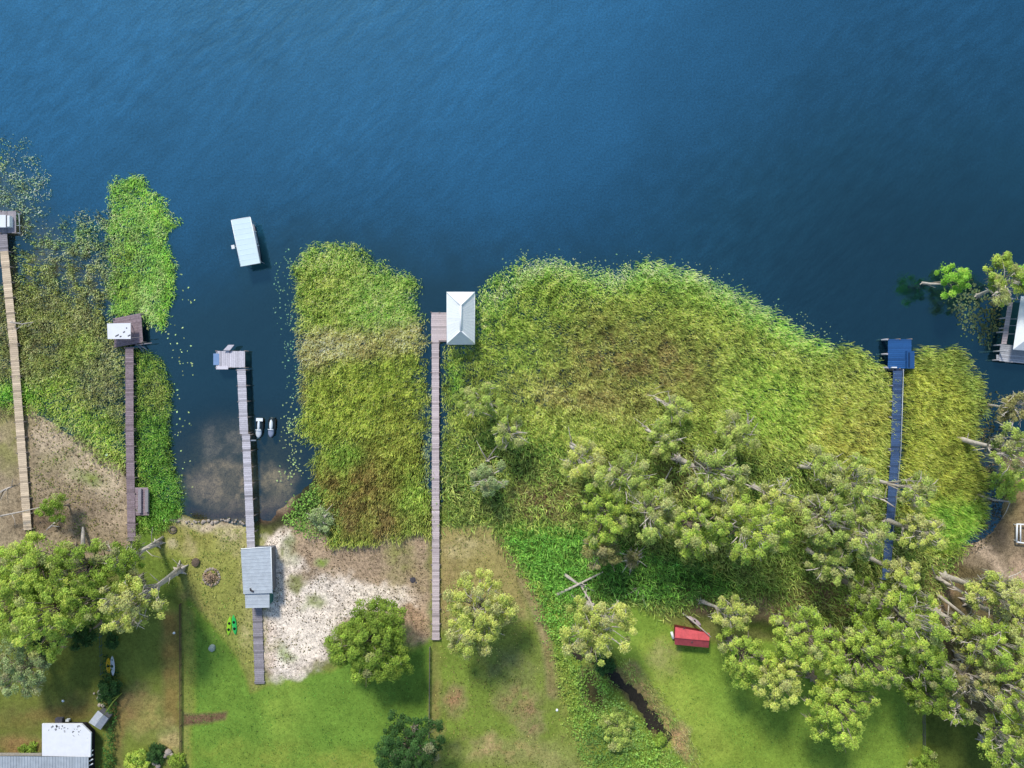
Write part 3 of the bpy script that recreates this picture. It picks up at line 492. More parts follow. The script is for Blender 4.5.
# ------------------------------------------------------------------ TREES
BARK = mat('bark', (156, 142, 126), .9, 2.5, .35); BARKP = mat('bleached_wood', (212, 200, 186), .9, 2.5, .3); MOSS = leaf_mat('hanging_moss', .15, .95)
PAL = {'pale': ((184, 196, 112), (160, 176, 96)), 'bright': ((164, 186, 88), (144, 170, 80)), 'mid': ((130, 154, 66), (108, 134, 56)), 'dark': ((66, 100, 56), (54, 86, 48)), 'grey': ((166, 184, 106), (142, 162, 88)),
       'willow': ((150, 168, 130), (132, 150, 110)), 'vivid': ((146, 196, 78), (126, 178, 68)), 'dull': ((150, 150, 104), (132, 132, 92))}
SUND = np.array([-.25, .75, .61])
def tree(px, py, rp, h, pal, moss, name, label, base=None, cat='tree', cf=.74, dead=0, flat=.34, group=None, dens=1.0):
    zc = h * cf; C0 = np.array(P(px, py, zc)); Rr = rp * S * (1 - zc / H)
    if base: B = np.array([*P(*base, .2)[:2], 0.])
    else: B = np.array([C0[0] + R.uniform(-.12, .12) * Rr, C0[1] + R.uniform(-.12, .12) * Rr, 0.])
    gpx, gpy = B[0] / S + CX, CY - B[1] / S
    B[2] = float(max(land_h(np.array([gpx]), np.array([gpy]))[0], -.3))
    root = empty(name, tuple(B), label, cat, group)
    # clump centres
    n = int((9 + Rr * Rr * 3.4) * dens * (1 - .28 * moss)); ph = R.uniform(0, 6.28, 4); cl = []; lb = 1.0; n = int(n * (1.5 if py == 642 else 1)); tries = 0
    while len(cl) < n and tries < n * 60:
        tries += 1
        a = R.uniform(0, 6.283); q = math.sqrt(R.random()); lb = .35 if py == 642 else 1.0; u = q * (1 + lb * .16 * math.sin(2 * a + ph[0]) + .13 * math.sin(3 * a + ph[1]) + .1 * math.sin(5 * a + ph[2]))
        dome = math.sqrt(max(0, 1 - min(q, 1) ** 2)); zz = (dome * R.uniform(-.25, 1.0) + R.uniform(-.15, .15)) * h * flat
        p = C0 + np.array([u * Rr * math.cos(a), u * Rr * math.sin(a), zz])
        rc = R.uniform(.45, 1.0) * (.66 + .05 * Rr)
        if all(np.linalg.norm((p - c[0]) * (1, 1, .8)) > (rc + c[1]) * .54 for c in cl): cl.append((p, rc))
    c1, c2 = np.array(lin(PAL[pal][0])), np.array(lin(PAL[pal][1])); Ps = []; Ns = []; Cs = []; Zs = []
    mossC = np.array(lin((184, 178, 152)))
    mp, mc = [], []
    for p, rc in cl:
        mm = int(370 * rc * rc) + 70
        d = R.normal(0, 1, (mm, 3)); d[:, 2] = np.where(d[:, 2] < -.2, -d[:, 2], d[:, 2]); d /= np.linalg.norm(d, axis=1)[:, None]
        # small bumps make each clump lumpy like sprays of twigs
        bump = 1 + .22 * np.sin(d[:, 0] * 7 + p[0] * 3) * np.sin(d[:, 1] * 7 + p[1] * 5)
        rr = rc * (R.random(mm) ** .35) * bump
        q = p + d * rr[:, None] * (1.08, 1.08, .62)
        t = R.random(); cc_ = c1 * t + c2 * (1 - t); cc_ = cc_ * R.uniform(.78, 1.2)
        if R.random() < moss * .5: cc_ = cc_ * .5 + mossC * .38; 
        cc_ = cc_ * .97 + cc_.mean() * .03; CC = cc_ * (1.72, 1.64, 1.25) * R.normal(1, .26, (mm, 1)).clip(.45, 1.8) * R.normal(1, .05, (mm, 3))
        Ps.append(q); Ns.append(d * .8 + (0, 0, .8)); Cs.append(CC); Zs.append(R.uniform(.11, .27, mm))
        if R.random() < moss:
            k = int(26 * rc); a = R.uniform(0, 6.28, k); mp.append(np.c_[p[0] + np.cos(a) * rc * R.uniform(.1, .8, k), p[1] + np.sin(a) * rc * R.uniform(.1, .8, k), np.full(k, p[2] + .2 * rc)])
    mf = int(Rr * Rr * 75 * (1 - .6 * moss)); a = R.uniform(0, 6.283, mf); q = np.sqrt(R.random(mf)) * (1 + .16 * np.sin(2 * a + ph[0]) + .13 * np.sin(3 * a + ph[1]) + .1 * np.sin(5 * a + ph[2])) * .97
    keep = fbm(C0[0] + q * Rr * np.cos(a) + 500, C0[1] + q * Rr * np.sin(a) + 500, 1.6, 5, 3) > .44
    zf = (np.sqrt(np.clip(1 - np.minimum(q, 1) ** 2, 0, 1)) * R.uniform(-.1, .75, mf)) * h * flat
    Ps.append((C0 + np.c_[q * Rr * np.cos(a), q * Rr * np.sin(a), zf])[keep]); Ns.append(np.tile([0, 0, 1.], (int(keep.sum()), 1))); Zs.append(R.uniform(.13, .3, int(keep.sum()))); Cs.append(((c1 + c2) / 2 * (1.1, 1.1, .9) * R.normal(1, .25, (mf, 1)).clip(.4, 1.7))[keep])
    if not dead:
        leaf_cloud('crown', np.concatenate(Ps), np.concatenate(Ns), np.concatenate(Zs), np.concatenate(Cs).clip(.004, .9), .35, LEAF, root)
    # moss strands
    if mp:
        q = np.concatenate(mp); k = len(q); L = R.uniform(.7, 2.3, k) * (h / 14); w = R.uniform(.08, .22, k); a = R.uniform(0, 3.14, k)
        dx, dy = np.cos(a) * w / 2, np.sin(a) * w / 2; sw = R.normal(0, .18, (k, 2))
        V = np.stack([np.c_[q[:, 0] - dx, q[:, 1] - dy, q[:, 2]], np.c_[q[:, 0] + dx, q[:, 1] + dy, q[:, 2]], np.c_[q[:, 0] + dx * .7 + sw[:, 0], q[:, 1] + dy * .7 + sw[:, 1], q[:, 2] - L * .6], np.c_[q[:, 0] - dx * .7 + sw[:, 0], q[:, 1] - dy * .7 + sw[:, 1], q[:, 2] - L * .6],
                      np.c_[q[:, 0] + sw[:, 0] * 1.3 + dx * .2, q[:, 1] + sw[:, 1] * 1.3, q[:, 2] - L], np.c_[q[:, 0] + sw[:, 0] * 1.3 - dx * .2, q[:, 1] + sw[:, 1] * 1.3, q[:, 2] - L]], 1).reshape(-1, 3)
        i = np.arange(k)[:, None] * 6; F = np.concatenate([i + [0, 1, 2, 3], i + [3, 2, 4, 5]])
        mcx = mossC * R.normal(1, .15, (k, 1)) * .8; raw_mesh('hanging_moss', V, F, np.repeat(mcx, 6, 0), m=MOSS, parent=root)['kind'] = 'stuff'
    # trunk with limbs
    mb = MB(); r0 = .035 * h * (.75 + .05 * Rr); top = C0 + np.array([0, 0, h * .12])
    pts = [B + (top - B) * t + np.array([math.sin(t * 5 + ph[0]) * .25, math.cos(t * 4 + ph[1]) * .25, 0]) * t for t in (0, .06, .3, .55, .8, 1)]
    mb.tube(pts, [r0 * 1.5, r0 * 1.05, r0 * .8, r0 * .6, r0 * .4, r0 * .15], 9)
    for j in range(5):                                   # root flare
        a = j * 1.256 + ph[2]; mb.tube([B + np.array([math.cos(a) * r0 * .8, math.sin(a) * r0 * .8, r0 * 1.6]), B + np.array([math.cos(a) * r0 * 2.6, math.sin(a) * r0 * 2.6, -.1])], [r0 * .5, r0 * .12], 6)
    order = sorted(range(len(cl)), key=lambda i: -cl[i][1])[:max(9, int(len(cl) * .6))]
    for i in order:
        p = cl[i][0]; t = R.uniform(.4, .8); s = B + (top - B) * t
        if p[2] < s[2]: s = B + (top - B) * max(.3, (p[2] - B[2] - 1.5) / (top[2] - B[2]))
        m1 = s * .5 + p * .5 + R.normal(0, .25, 3) + (0, 0, .3)
        mb.tube([s, m1, p + (0, 0, cl[i][1] * (.5 if dead or R.random() < moss else 0))], [r0 * .34, r0 * .2, r0 * .06], 5, cap=False)
        if R.random() < moss * .8 or dead:
            for _ in range(2): mb.tube([m1, p + R.normal(0, .6, 3) + (0, 0, .5)], [r0 * .14, r0 * .03], 4, cap=False)
    if moss > .25 or dead:                                # bare twigs breaking out of the top of the crown
        bb = mb
        for _ in range(int(5 + 16 * moss)):
            a = R.uniform(0, 6.28); q = R.uniform(.1, .75) * Rr; d = np.array([math.cos(a), math.sin(a), 0]); s0 = C0 + d * q + (0, 0, h * flat * .45 * (1 - q / Rr) - .3); a2 = a + R.normal(0, .5); d2 = np.array([math.cos(a2), math.sin(a2), .25]); L = R.uniform(.8, 2.2)
            bb.tube([s0, s0 + d2 * L * .5 + (0, 0, .3), s0 + d2 * L + R.normal(0, .15, 3)], [.09, .06, .02], 4, R.uniform(1, 1.35), cap=False)
            for _ in range(2): k0 = s0 + d2 * L * R.uniform(.3, .7) + (0, 0, .2); bb.tube([k0, k0 + R.normal(0, .4, 3) + (0, 0, .1)], [.045, .015], 3, 1.2, cap=False)
    mb.build('trunk', BARKP if moss > .35 else BARK, root)
    return root
CT = 'cypress_tree'; OT = 'oak_tree'
TR = [
 (38, 566, 34, 13, 'bright', .1, OT, 'dense bright oak at the top left of the cluster below the mud flat'),
 (88, 566, 30, 13, 'mid', .25, OT, 'oak over the landward end of the brown pier'),
 (14, 605, 36, 14, 'bright', .1, OT, 'bright green oak at the left edge above the yard'),
 (55, 612, 36, 15, 'bright', .1, OT, 'largest yellow green oak in the middle of the left cluster'),
 (100, 598, 26, 14, 'mid', .3, OT, 'green oak in the left cluster just left of the leaning mossy tree'),
 (135, 603, 27, 16, 'pale', .6, CT, 'pale mossy tree on the right of the left cluster above the wooden fence', (182, 568)),
 (125, 560, 20, 13, 'mid', .5, OT, 'oak with a pale exposed limb right of the end of the brown pier', (160, 542)),
 (20, 668, 27, 9, 'willow', .3, 'willow_tree', 'grey green willow in the left yard above the house'),
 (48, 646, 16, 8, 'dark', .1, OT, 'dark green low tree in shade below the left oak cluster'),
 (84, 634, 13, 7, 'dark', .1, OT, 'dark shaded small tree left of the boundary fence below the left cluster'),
 (54, 508, 13, 5, 'mid', .2, OT, 'small bushy tree beside the tan boardwalk over the brown mud'),
 (372, 642, 39, 9, 'mid', .05, OT, 'round full green oak alone between the white sand and the lawn'),
 (408, 750, 34, 9, 'dark', .05, OT, 'dark green tree at the bottom edge beside the wire fence'),
 (478, 612, 37, 10, 'pale', .45, OT, 'pale mossy oak right of the landward end of the white roofed pier'),
 (595, 627, 33, 16, 'pale', .55, CT, 'pale cypress beside the crossed grey logs above the creek', (588, 603)),
 (483, 400, 20, 8, 'grey', .5, CT, 'grey green cypress in the reeds nearest the white boathouse'),
 (509, 430, 17, 8, 'grey', .7, CT, 'small mossy cypress just below the one nearest the white boathouse'),
 (490, 478, 17, 7, 'willow', .4, CT, 'bluish small cypress in undergrowth right of the long pier'),
 (580, 462, 20, 10, 'pale', .6, CT, 'cypress with white moss top at the left end of the swamp grove', (570, 444)),
 (622, 480, 25, 13, 'grey', .6, CT, 'grey green cypress in the swamp grove right of the white topped one'),
 (604, 514, 26, 13, 'bright', .3, CT, 'yellow green cypress above the bright undergrowth near the creek head'),
 (652, 512, 26, 14, 'grey', .65, CT, 'mossy grey cypress in the centre of the swamp grove'),
 (600, 546, 20, 10, 'dull', .3, CT, 'dull low cypress at the lower edge of the grove above the dark thicket'),
 (663, 440, 17, 8, 'grey', .5, CT, 'small cypress in the reeds with a pale leaning trunk', (643, 428)),
 (676, 408, 13, 6, 'grey', .4, CT, 'smallest cypress farthest out in the wide reed bed', (650, 396)),
 (737, 434, 20, 8, 'grey', .6, CT, 'flat grey green cypress in the reeds above the middle grove', (712, 432)),
 (712, 472, 26, 14, 'grey', .75, CT, 'mossy cypress with twisted grey limbs above the brown hollow', (676, 458)),
 (695, 527, 27, 15, 'bright', .35, CT, 'bright cypress in the grove directly above the dark thicket'),
 (750, 528, 32, 16, 'bright', .4, CT, 'big bright cypress at the centre right of the swamp grove'),
 (775, 495, 17, 13, 'pale', .5, CT, 'pale cypress on the upper right side of the big bright grove cypress'),
 (725, 503, 20, 13, 'pale', .5, CT, 'pale cypress between the mossy twisted one and the big bright one'),
 (822, 468, 17, 10, 'grey', .6, CT, 'grey cypress at the reed edge left of the blue pier', (798, 466)),
 (852, 484, 25, 13, 'grey', .6, CT, 'grey green cypress left of where the blue pier enters the trees'),
 (826, 520, 26, 13, 'grey', .65, CT, 'mossy grey cypress by the brown hollow left of the blue pier'),
 (862, 535, 22, 14, 'grey', .55, CT, 'cypress just left of the shaded stretch of the blue pier'),
 (914, 489, 17, 13, 'grey', .7, CT, 'mossy cypress whose limbs reach across the blue pier', (862, 478)),
 (922, 532, 20, 14, 'pale', .5, CT, 'pale cypress over the right side of the blue pier beside the reeds'),
 (828, 562, 21, 11, 'grey', .6, CT, 'low grey cypress below the brown hollow'),
 (898, 572, 15, 12, 'pale', .55, CT, 'pale cypress over the landward end of the blue pier'),
 (730, 611, 19, 10, 'pale', .4, CT, 'pale cypress just above right of the red roofed shed', (700, 600)),
 (743, 656, 25, 11, 'bright', .3, CT, 'yellow green cypress touching the right end of the red roofed shed'),
 (806, 638, 33, 14, 'bright', .3, CT, 'bright cypress at the upper left of the large lower grove'),
 (778, 678, 26, 13, 'pale', .35, CT, 'pale cypress at the left edge of the large lower grove over the lawn'),
 (838, 706, 34, 14, 'bright', .25, CT, 'bright cypress overhanging the lawn lowest in the large grove'),
 (862, 656, 33, 15, 'bright', .3, CT, 'tall bright cypress in the middle of the large lower grove'),
 (908, 620, 34, 16, 'bright', .4, CT, 'wide bright cypress at the top right of the large lower grove'),
 (922, 660, 26, 14, 'mid', .4, CT, 'greener cypress at the right side of the large lower grove'),
 (920, 690, 21, 12, 'mid', .2, CT, 'green cypress above the top end of the short right fence'),
 (868, 598, 21, 12, 'mid', .35, CT, 'green cypress at the top of the large lower grove by the brown clearing'),
 (1013, 452, 22, 13, 'grey', .5, CT, 'grey green cypress with long bleached leaning trunk at the right inlet', (958, 438)),
 (1003, 485, 14, 5, 'bright', .05, 'bush', 'round green bush between the two leaning trunks at the right inlet'),
 (995, 592, 26, 16, 'pale', .7, CT, 'mossy cypress right of the bare tan bank below the yellow reeds', (940, 575)),
 (985, 640, 27, 16, 'bright', .6, CT, 'mossy bright cypress near the right edge below the tan bank', (932, 610)),
 (1016, 625, 24, 16, 'pale', .5, CT, 'pale cypress touching the right edge below the white table'),
 (962, 628, 18, 13, 'pale', .9, CT, 'thin cypress thick with hanging moss between the two right groves'),
 (1010, 685, 33, 16, 'bright', .4, CT, 'big bright cypress at the right edge low in the picture'),
 (968, 678, 22, 15, 'dull', 1.0, CT, 'cypress hung with brown moss streaks above the short right fence'),
 (952, 706, 15, 11, 'bright', .7, CT, 'small yellow green cypress right of the short right fence'),
 (1003, 736, 27, 15, 'bright', .4, CT, 'bright cypress near the bottom right corner'),
 (1018, 765, 20, 12, 'grey', .4, CT, 'grey green tree filling the bottom right corner'),
 (951, 279, 15, 7, 'vivid', .15, CT, 'vivid round cypress alone in the lake left of the white roofed dock', (930, 284)),
 (1004, 281, 22, 9, 'bright', .5, CT, 'cypress in the lake directly above the white roofed dock at right', (978, 296)),
 (1030, 278, 17, 9, 'vivid', .3, CT, 'vivid cypress cut by the right edge above the white roofed dock'),
 (1012, 407, 17, 7, 'dull', .7, CT, 'brownish mossy cypress below the white roofed dock at the right edge'),
 (110, 689, 11, 2.4, 'dark', 0, 'bush', 'dark round bush below the yellow and white kayaks'),
 (113, 641, 5, 1.6, 'dark', 0, 'bush', 'dark bush above the yellow and white kayaks'),
 (28, 751, 7, 1.6, 'mid', 0, 'bush', 'small round green shrub on the bed beside the house'),
 (138, 760, 11, 1.8, 'bright', 0, 'bush', 'leafy lime shrub at the bottom edge below the left yards'),
 (156, 753, 8, 1.8, 'dark', 0, 'bush', 'dark shrub behind the lime shrub at the bottom edge'),
 (178, 762, 7, 1.8, 'mid', 0, 'bush', 'green shrub at the bottom end of the wooden boundary fence'),
 (924, 764, 13, 2.6, 'mid', .1, 'bush', 'shrub at the lower end of the short right fence'),
 (632, 558, 7, 2.0, 'dull', .5, 'bush', 'small brown dead bush in the dark thicket'),
 (618, 728, 17, 2.4, 'grey', .1, 'bush', 'soft pale green bush on the creek bank beside the dark pool'),
 (604, 664, 9, 1.8, 'dark', .1, 'bush', 'dark bush at the creek head under the pale cypress'),
 (322, 519, 10, 3.0, 'willow', .5, 'bush', 'grey green bush on the shore right of the grey pier'),
 (660, 740, 5, 1.4, 'mid', 0, 'bush', 'tiny shrub at the lower end of the creek pool'),
]
for t in TR:
    px, py, rp, h, pal, moss, nm, lab = t[:8]; b = t[8] if len(t) > 8 else None
    tree(px, py, rp, h, pal, moss, nm, lab, b, cat={'bush': 'bush', OT: 'oak tree', CT: 'cypress tree', 'willow_tree': 'willow tree'}[nm], cf=.5 if nm == 'bush' else .74, flat=.5 if nm == 'bush' else .34, dens=1.25 if nm == 'bush' else 1.0)

# ------------------------------------------------------------------ LOGS / DEADWOOD
def log(pts, rad, label, branches=0, name='fallen_log', m=BARKP, cat='log'):
    w = [P(*p) for p in pts]; root = empty(name, (w[0][0], w[0][1], 0), label, cat)
    mb = MB(); n = len(w); mb.tube(w, [rad * (1 - .6 * i / (n - 1)) for i in range(n)], 8); mb.build('trunk', m, root)
    for k in range(branches):
        bm = MB(); i = R.integers(0, n - 1); t = R.random(); s = np.array(w[i]) * (1 - t) + np.array(w[i + 1]) * t
        d = np.array([*R.normal(0, .9, 2), R.uniform(.1, .8)]); bm.tube([s, s + d, s + d * 1.8 + R.normal(0, .3, 3)], [rad * .4, rad * .25, rad * .08], 6); bm.build('branch', m, root)
    return root
log([(564, 574, .9), (578, 584, 1.0), (594, 591, .9)], .28, 'upper left to lower right grey log of the crossed pair by the creek', 1)
log([(556, 595, .8), (575, 586, 1.25), (603, 572, 1.2)], .27, 'lower left to upper right grey log of the crossed pair by the creek', 1)
log([(580, 584, .7), (594, 608, 2.5), (608, 624, 4)], .16, 'thin grey log leaning into the pale cypress below the crossed pair', 1)
log([(683, 613, .5), (694, 622, 1.6), (711, 637, 3)], .18, 'thin pale log slanting over the right end of the red shed')
log([(654, 494, .3), (664, 482, 1.6), (672, 467, 2.6)], .16, 'straight pale fallen log in the brown hollow of the grove')
log([(736, 480, 4), (752, 487, 5), (772, 498, 6)], .14, 'slender bleached limb lying in the middle of the swamp grove', 1)
log([(857, 490, 3), (868, 496, 5), (884, 500, 7), (896, 508, 8)], .2, 'bleached dead limb reaching over the blue pier', 4)
log([(182, 566, .5), (170, 575, 5), (157, 584, 9)], .2, 'thick bare leaning trunk right of the left tree cluster', 4, 'leaning_trunk')
log([(163, 537, .5), (153, 543, 2.5), (142, 549, 5)], .2, 'short bare leaning trunk near the landing of the brown pier', 4, 'leaning_trunk')
log([(0, 516, 2.5), (20, 512, 2.8), (46, 506, 2.6)], .14, 'thin bare limb lying across the tan boardwalk', 2)
log([(10, 322, 1.6), (22, 324, 1.5), (34, 322, 1.0)], .13, 'small bare branches caught on the upper tan boardwalk', 4)
log([(0, 492, .4), (8, 488, .5), (15, 486, .4)], .18, 'dead log on the mud at the left edge', 3)
log([(955, 437, .4), (975, 444, 2), (998, 448, 5), (1012, 446, 7)], .3, 'upper bleached leaning trunk with split base at the right inlet', 5, 'leaning_trunk')
log([(975, 494, .3), (995, 500, 1.2), (1012, 502, 2)], .2, 'lower bleached dead branch at the right inlet', 4)
log([(932, 575, .3), (955, 588, 3.5), (985, 606, 8)], .34, 'upper thick bare trunk leaning below the tan bank at right', 4, 'leaning_trunk')
log([(934, 592, .3), (960, 612, 4), (985, 632, 8)], .3, 'lower thick bare trunk leaning below the tan bank at right', 4, 'leaning_trunk')
log([(645, 395, .5), (654, 396, 1.2), (664, 402, 2)], .16, 'pale snag at the smallest cypress in the wide reed bed', 3, 'snag', cat='snag')
log([(636, 424, .5), (646, 427, 1.5), (656, 436, 3)], .2, 'pale snag at the foot of the small leaning cypress in the reeds', 4, 'snag', cat='snag')
log([(664, 458, .4), (678, 460, 1.4), (690, 468, 3)], .24, 'tangled grey snag at the top of the brown hollow', 6, 'snag', cat='snag')
log([(571, 443, 4), (577, 447, 6), (582, 453, 7)], .25, 'white bleached snag at the left end of the swamp grove', 5, 'snag', cat='snag')
log([(795, 500, .4), (805, 504, .6), (816, 508, .9)], .2, 'brown grey brush snag left of the blue pier', 7, 'snag', cat='snag')
log([(793, 463, .4), (806, 466, 1.0), (822, 472, 3)], .2, 'grey snag at the reed edge above the brown hollow', 6, 'snag', cat='snag')
log([(630, 592, .3), (637, 588, .5), (645, 587, .4)], .12, 'small grey dead branch in the dark thicket above the lawn', 4)
log([(1000, 290, .3), (992, 296, .4)], .3, 'driftwood at the foot of the lake cypress by the white roofed dock', 3, 'driftwood', cat='driftwood')
log([(922, 283, .2), (932, 284, 1.5), (942, 284, 3)], .25, 'grey mossy root limb left of the vivid lake cypress', 4, 'driftwood', cat='driftwood')
log([(485, 460, .3), (489, 461, 1.5)], .3, 'short white stump in undergrowth right of the long pier', 3, 'stump', cat='stump')
log([(83, 545, 2), (83, 532, 1.2), (83, 527, .8)], .35, 'pale cut trunk section between the mud flat and the left trees', 0, 'stump', cat='stump')
log([(47, 530, .3), (58, 520, .5), (60, 518, .4)], .2, 'brown log on the mud below the small bushy tree', 1)

# ------------------------------------------------------------------ PIERS
def rail(a, b): return math.atan2(b[1] - a[1], b[0] - a[0])
def planks(mb, p0, p1, w, z, th=.06, step=.3, tint=(.12), sec=2.4):
    a = np.array(P(*p0, z)[:2]); b = np.array(P(*p1, z)[:2]); L = np.linalg.norm(b - a); d = (b - a) / L; rz = math.atan2(d[1], d[0])
    n = max(1, int(L / step)); st = L / n; sect = {}
    for i in range(n):
        c = a + d * st * (i + .5); k = int(i * st / sec)
        if k not in sect: sect[k] = R.uniform(-.07, .07)
        t = (1 + R.uniform(-tint, tint) + sect[k]) * (.72 if (i * st) % sec < st else 1) * R.choice([1, 1.22, .74], p=[.88, .06, .06])
        mb.box((c[0], c[1], z - th / 2 + R.uniform(-.004, .004)), (st - .025, w * S * (1 - z / H) + R.uniform(-.05, .05), th), rz, t)
    for s in (-1, 1):                                            # stringers under the boards
        o = np.array([-d[1], d[0]]) * s * w * S * .36; c = (a + b) / 2 + o
        mb.box((c[0], c[1], z - th - .09), (L - .1, .08, .16), rz, .55)
def pier(name, label, cat, segs, z, mdeck, deckname='walkway', pile_side=(-1, 1), spacing=2.3, pile_top=.12, stick=None, pr=.09, pile_mat=None):
    o0 = P(*segs[0][0], 0); root = empty(name, (o0[0], o0[1], 0), label, cat)
    proto = None
    for (p0, p1, w) in segs:
        mb = MB(); planks(mb, p0, p1, w, z); mb.build(deckname, mdeck, root)
        a = np.array(P(*p0, z)[:2]); b = np.array(P(*p1, z)[:2]); L = np.linalg.norm(b - a); d = (b - a) / L; nn = np.array([-d[1], d[0]])
        k = max(2, int(L / spacing) + 1)
        for i in range(k):
            for s in pile_side:
                q = a + d * (.15 + (L - .3) * i / (k - 1)) + nn * s * (w * S * .5 + pr * .6)
                if proto is None:
                    pm = MB(); pm.tube([(o0[0], o0[1], -1.6), (o0[0], o0[1], z + pile_top)], [pr, pr * .92], 8); proto = pm.build('piling', pile_mat or mat('piling_wood', (150, 138, 130), .9, 5), root)
                    proto.location = (q[0] - o0[0], q[1] - o0[1], 0)
                else: share(proto, 'piling', (q[0] - o0[0], q[1] - o0[1], 0), root)
            bm = MB(); q = a + d * (.15 + (L - .3) * i / (k - 1)); bm.box((q[0], q[1], z - .34), (.1, w * S + .5, .16), rail((0, 0), d), .7); bm.build('cross_beam', pile_mat or mat('piling_wood', (150, 138, 130)), root)
    return root, o0
def platform(root, rect, z, m, vertical=False, name='platform', piles=True):
    x0, y0, x1, y1 = rect; mb = MB()
    if vertical: planks(mb, ((x0 + x1) / 2, y0), ((x0 + x1) / 2, y1), x1 - x0, z, tint=.1, sec=9)
    else: planks(mb, (x0, (y0 + y1) / 2), (x1, (y0 + y1) / 2), y1 - y0, z, tint=.1, sec=9)
    o = mb.build(name, m, root)
    if piles:
        for x, y in ((x0, y0), (x1, y0), (x0, y1), (x1, y1), ((x0 + x1) / 2, y0), ((x0 + x1) / 2, y1)):
            q = P(x, y, z); pm = MB(); pm.tube([(q[0], q[1], -1.6), (q[0], q[1], z + .1)], .1, 8); pm.build('piling', mat('piling_wood', (150, 138, 130)), root)
    return o
TAN = mat('tan_planks', (238, 214, 182), .85, 4, .12); GREYP = mat('grey_planks', (222, 216, 222), .85, 4, .14); BROWNP = mat('brown_planks', (166, 146, 150), .85, 4, .2, dirt=(124, 104, 106)); PINKP = mat('weathered_planks', (226, 208, 206), .85, 4, .14)
BLUEP = mat('blue_boards', (50, 104, 166), .6, 3, .1); BLUEG = mat('blue_grey_boards', (80, 106, 146), .7, 3, .12); DGREY = mat('dark_grey_planks', (172, 164, 168), .85, 4, .18)
WHITE = mat('white_metal', (246, 248, 248), .5, 1.5, .04, k=1.0); WHITED = mat('stained_white_roof', (244, 244, 246), .6, 1.2, .05, dirt=None, k=1.0); STEEL = mat('aluminium', (190, 196, 204), .4, 4, .1, metal=.3)

def ribbed(mb, quad, n, z, tint=1.0, rib=.03, tv=.04):
    """sheet roof: quad of (x,y,z) world tl,tr,br,bl; ribs run tl->tr"""
    q = [np.array(p, float) for p in quad]
    for i in range(n):
        f0, f1 = i / n, (i + .86) / n; g = (i + 1) / n; t = tint * (1 + R.uniform(-tv, tv))
        L = lambda f: (q[0] * (1 - f) + q[3] * f, q[1] * (1 - f) + q[2] * f)
        a, b = L(f0); c, d = L(f1); e, f = L(g); up = np.array([0, 0, rib])
        mb.add([a, b, d, c], [(3, 2, 1, 0)], t); mb.add([c + up, d + up, f + up, e + up, c, d, e, f], [(3, 2, 1, 0), (4, 5, 1, 0), (2, 7, 6, 3)], t * 1.03)
# tan boardwalk at left edge
r1, _ = pier('wooden_pier', 'long tan boardwalk along the left edge ending at a grey square platform', 'pier', [((4, 251), (13.5, 345), 8.2), ((13.5, 345), (27.5, 530), 8.2)], .9, TAN)
mb = MB(); planks(mb, (2.5, 232), (4, 251), 8.5, .9); mb.build('walkway', DGREY, r1)
platform(r1, (-14, 211, 16, 233), 1.0, DGREY)
mb = MB(); a = P(19, 214, 1.0); b = P(20, 234, 1.0); mb.tube([a, b], .06, 6)
for y in (214, 225.5, 233): mb.tube([P(15, y, .9), P(21.5, y, .9)], .05, 6)
mb.build('side_rail', STEEL, r1)
bx = empty('deck_box', P(4, 220, 1.0), 'white box with dark slot on the grey platform at the left edge', 'box')
mb = MB(); mb.pxrect(-8, 215.5, 9.5, 226.5, 1.0, 1.75); mb.build('body', WHITE, bx)
mb = MB(); mb.pxrect(5.7, 215.3, 6.9, 226.8, 1.7, 1.78, .12); mb.build('lid_seam', WHITE, bx)
mb = MB(); mb.pxrect(-8, 215.0, 5.7, 227.2, 1.76, 1.82, .97); mb.build('lid', WHITE, bx)
# brown pier
r2, _ = pier('wooden_pier', 'dark brown weathered pier with tilted square head and white roof panel', 'pier', [((129.3, 347), (129.5, 430), 8), ((129.5, 430), (131.5, 541), 8)], 1.1, BROWNP)
mb = MB(); z = 1.15                                               # tilted head
def head_boards(mb, quad, n, z, t0=1.0):
    q = [np.array(P(x, y, z)[:2]) for x, y in quad]              # tl,tr,br,bl
    for i in range(n):
        f0, f1 = (i + .04) / n, (i + .96) / n
        a, b = q[0] * (1 - f0) + q[3] * f0, q[1] * (1 - f0) + q[2] * f0; c, d = q[1] * (1 - f1) + q[2] * f1, q[0] * (1 - f1) + q[3] * f1
        mb.prism([d, c, b, a], z - .07, z + R.uniform(0, .02), t0 * (1 + R.uniform(-.15, .15)))
head_boards(mb, [(113, 318.5), (141, 313), (143, 342.5), (114.5, 347.5)], 22, 1.15); mb.build('platform', BROWNP, r2)
for x, y in ((114, 319), (141, 314), (142.5, 342), (115, 347)):
    q = P(x, y, 1.1); pm = MB(); pm.tube([(q[0], q[1], -1.6), (q[0], q[1], 1.35)], .11, 8); pm.build('piling', mat('piling_wood', (150, 138, 130)), r2)
mb = MB(); head_boards(mb, [(134.5, 487.5), (148, 487.5), (149, 515.5), (134.5, 515.5)], 12, 1.0, 1.15); mb.build('side_deck', BROWNP, r2)
mb = MB(); a = P(136, 489, 1.3); mb.pxrect(138, 489, 141, 513, 1.05, 1.4, 1.0); mb.pxrect(145, 490, 148, 512, 1.05, 1.4, .9); mb.build('bench', DGREY, r2)
mb = MB(); mb.tube([P(140, 345, .8), P(147, 350, .3)], .09, 6); mb.tube([P(136, 344, .8), P(144, 352, .3)], .09, 6); mb.tube([P(135, 345, 1.0), P(152, 343, 1.0)], .07, 6); mb.build('broken_ladder', DGREY, r2)
wr = empty('roof_panel', P(119, 331, 1.2), 'white sheet roof with dark stains over the head of the brown pier', 'roof')
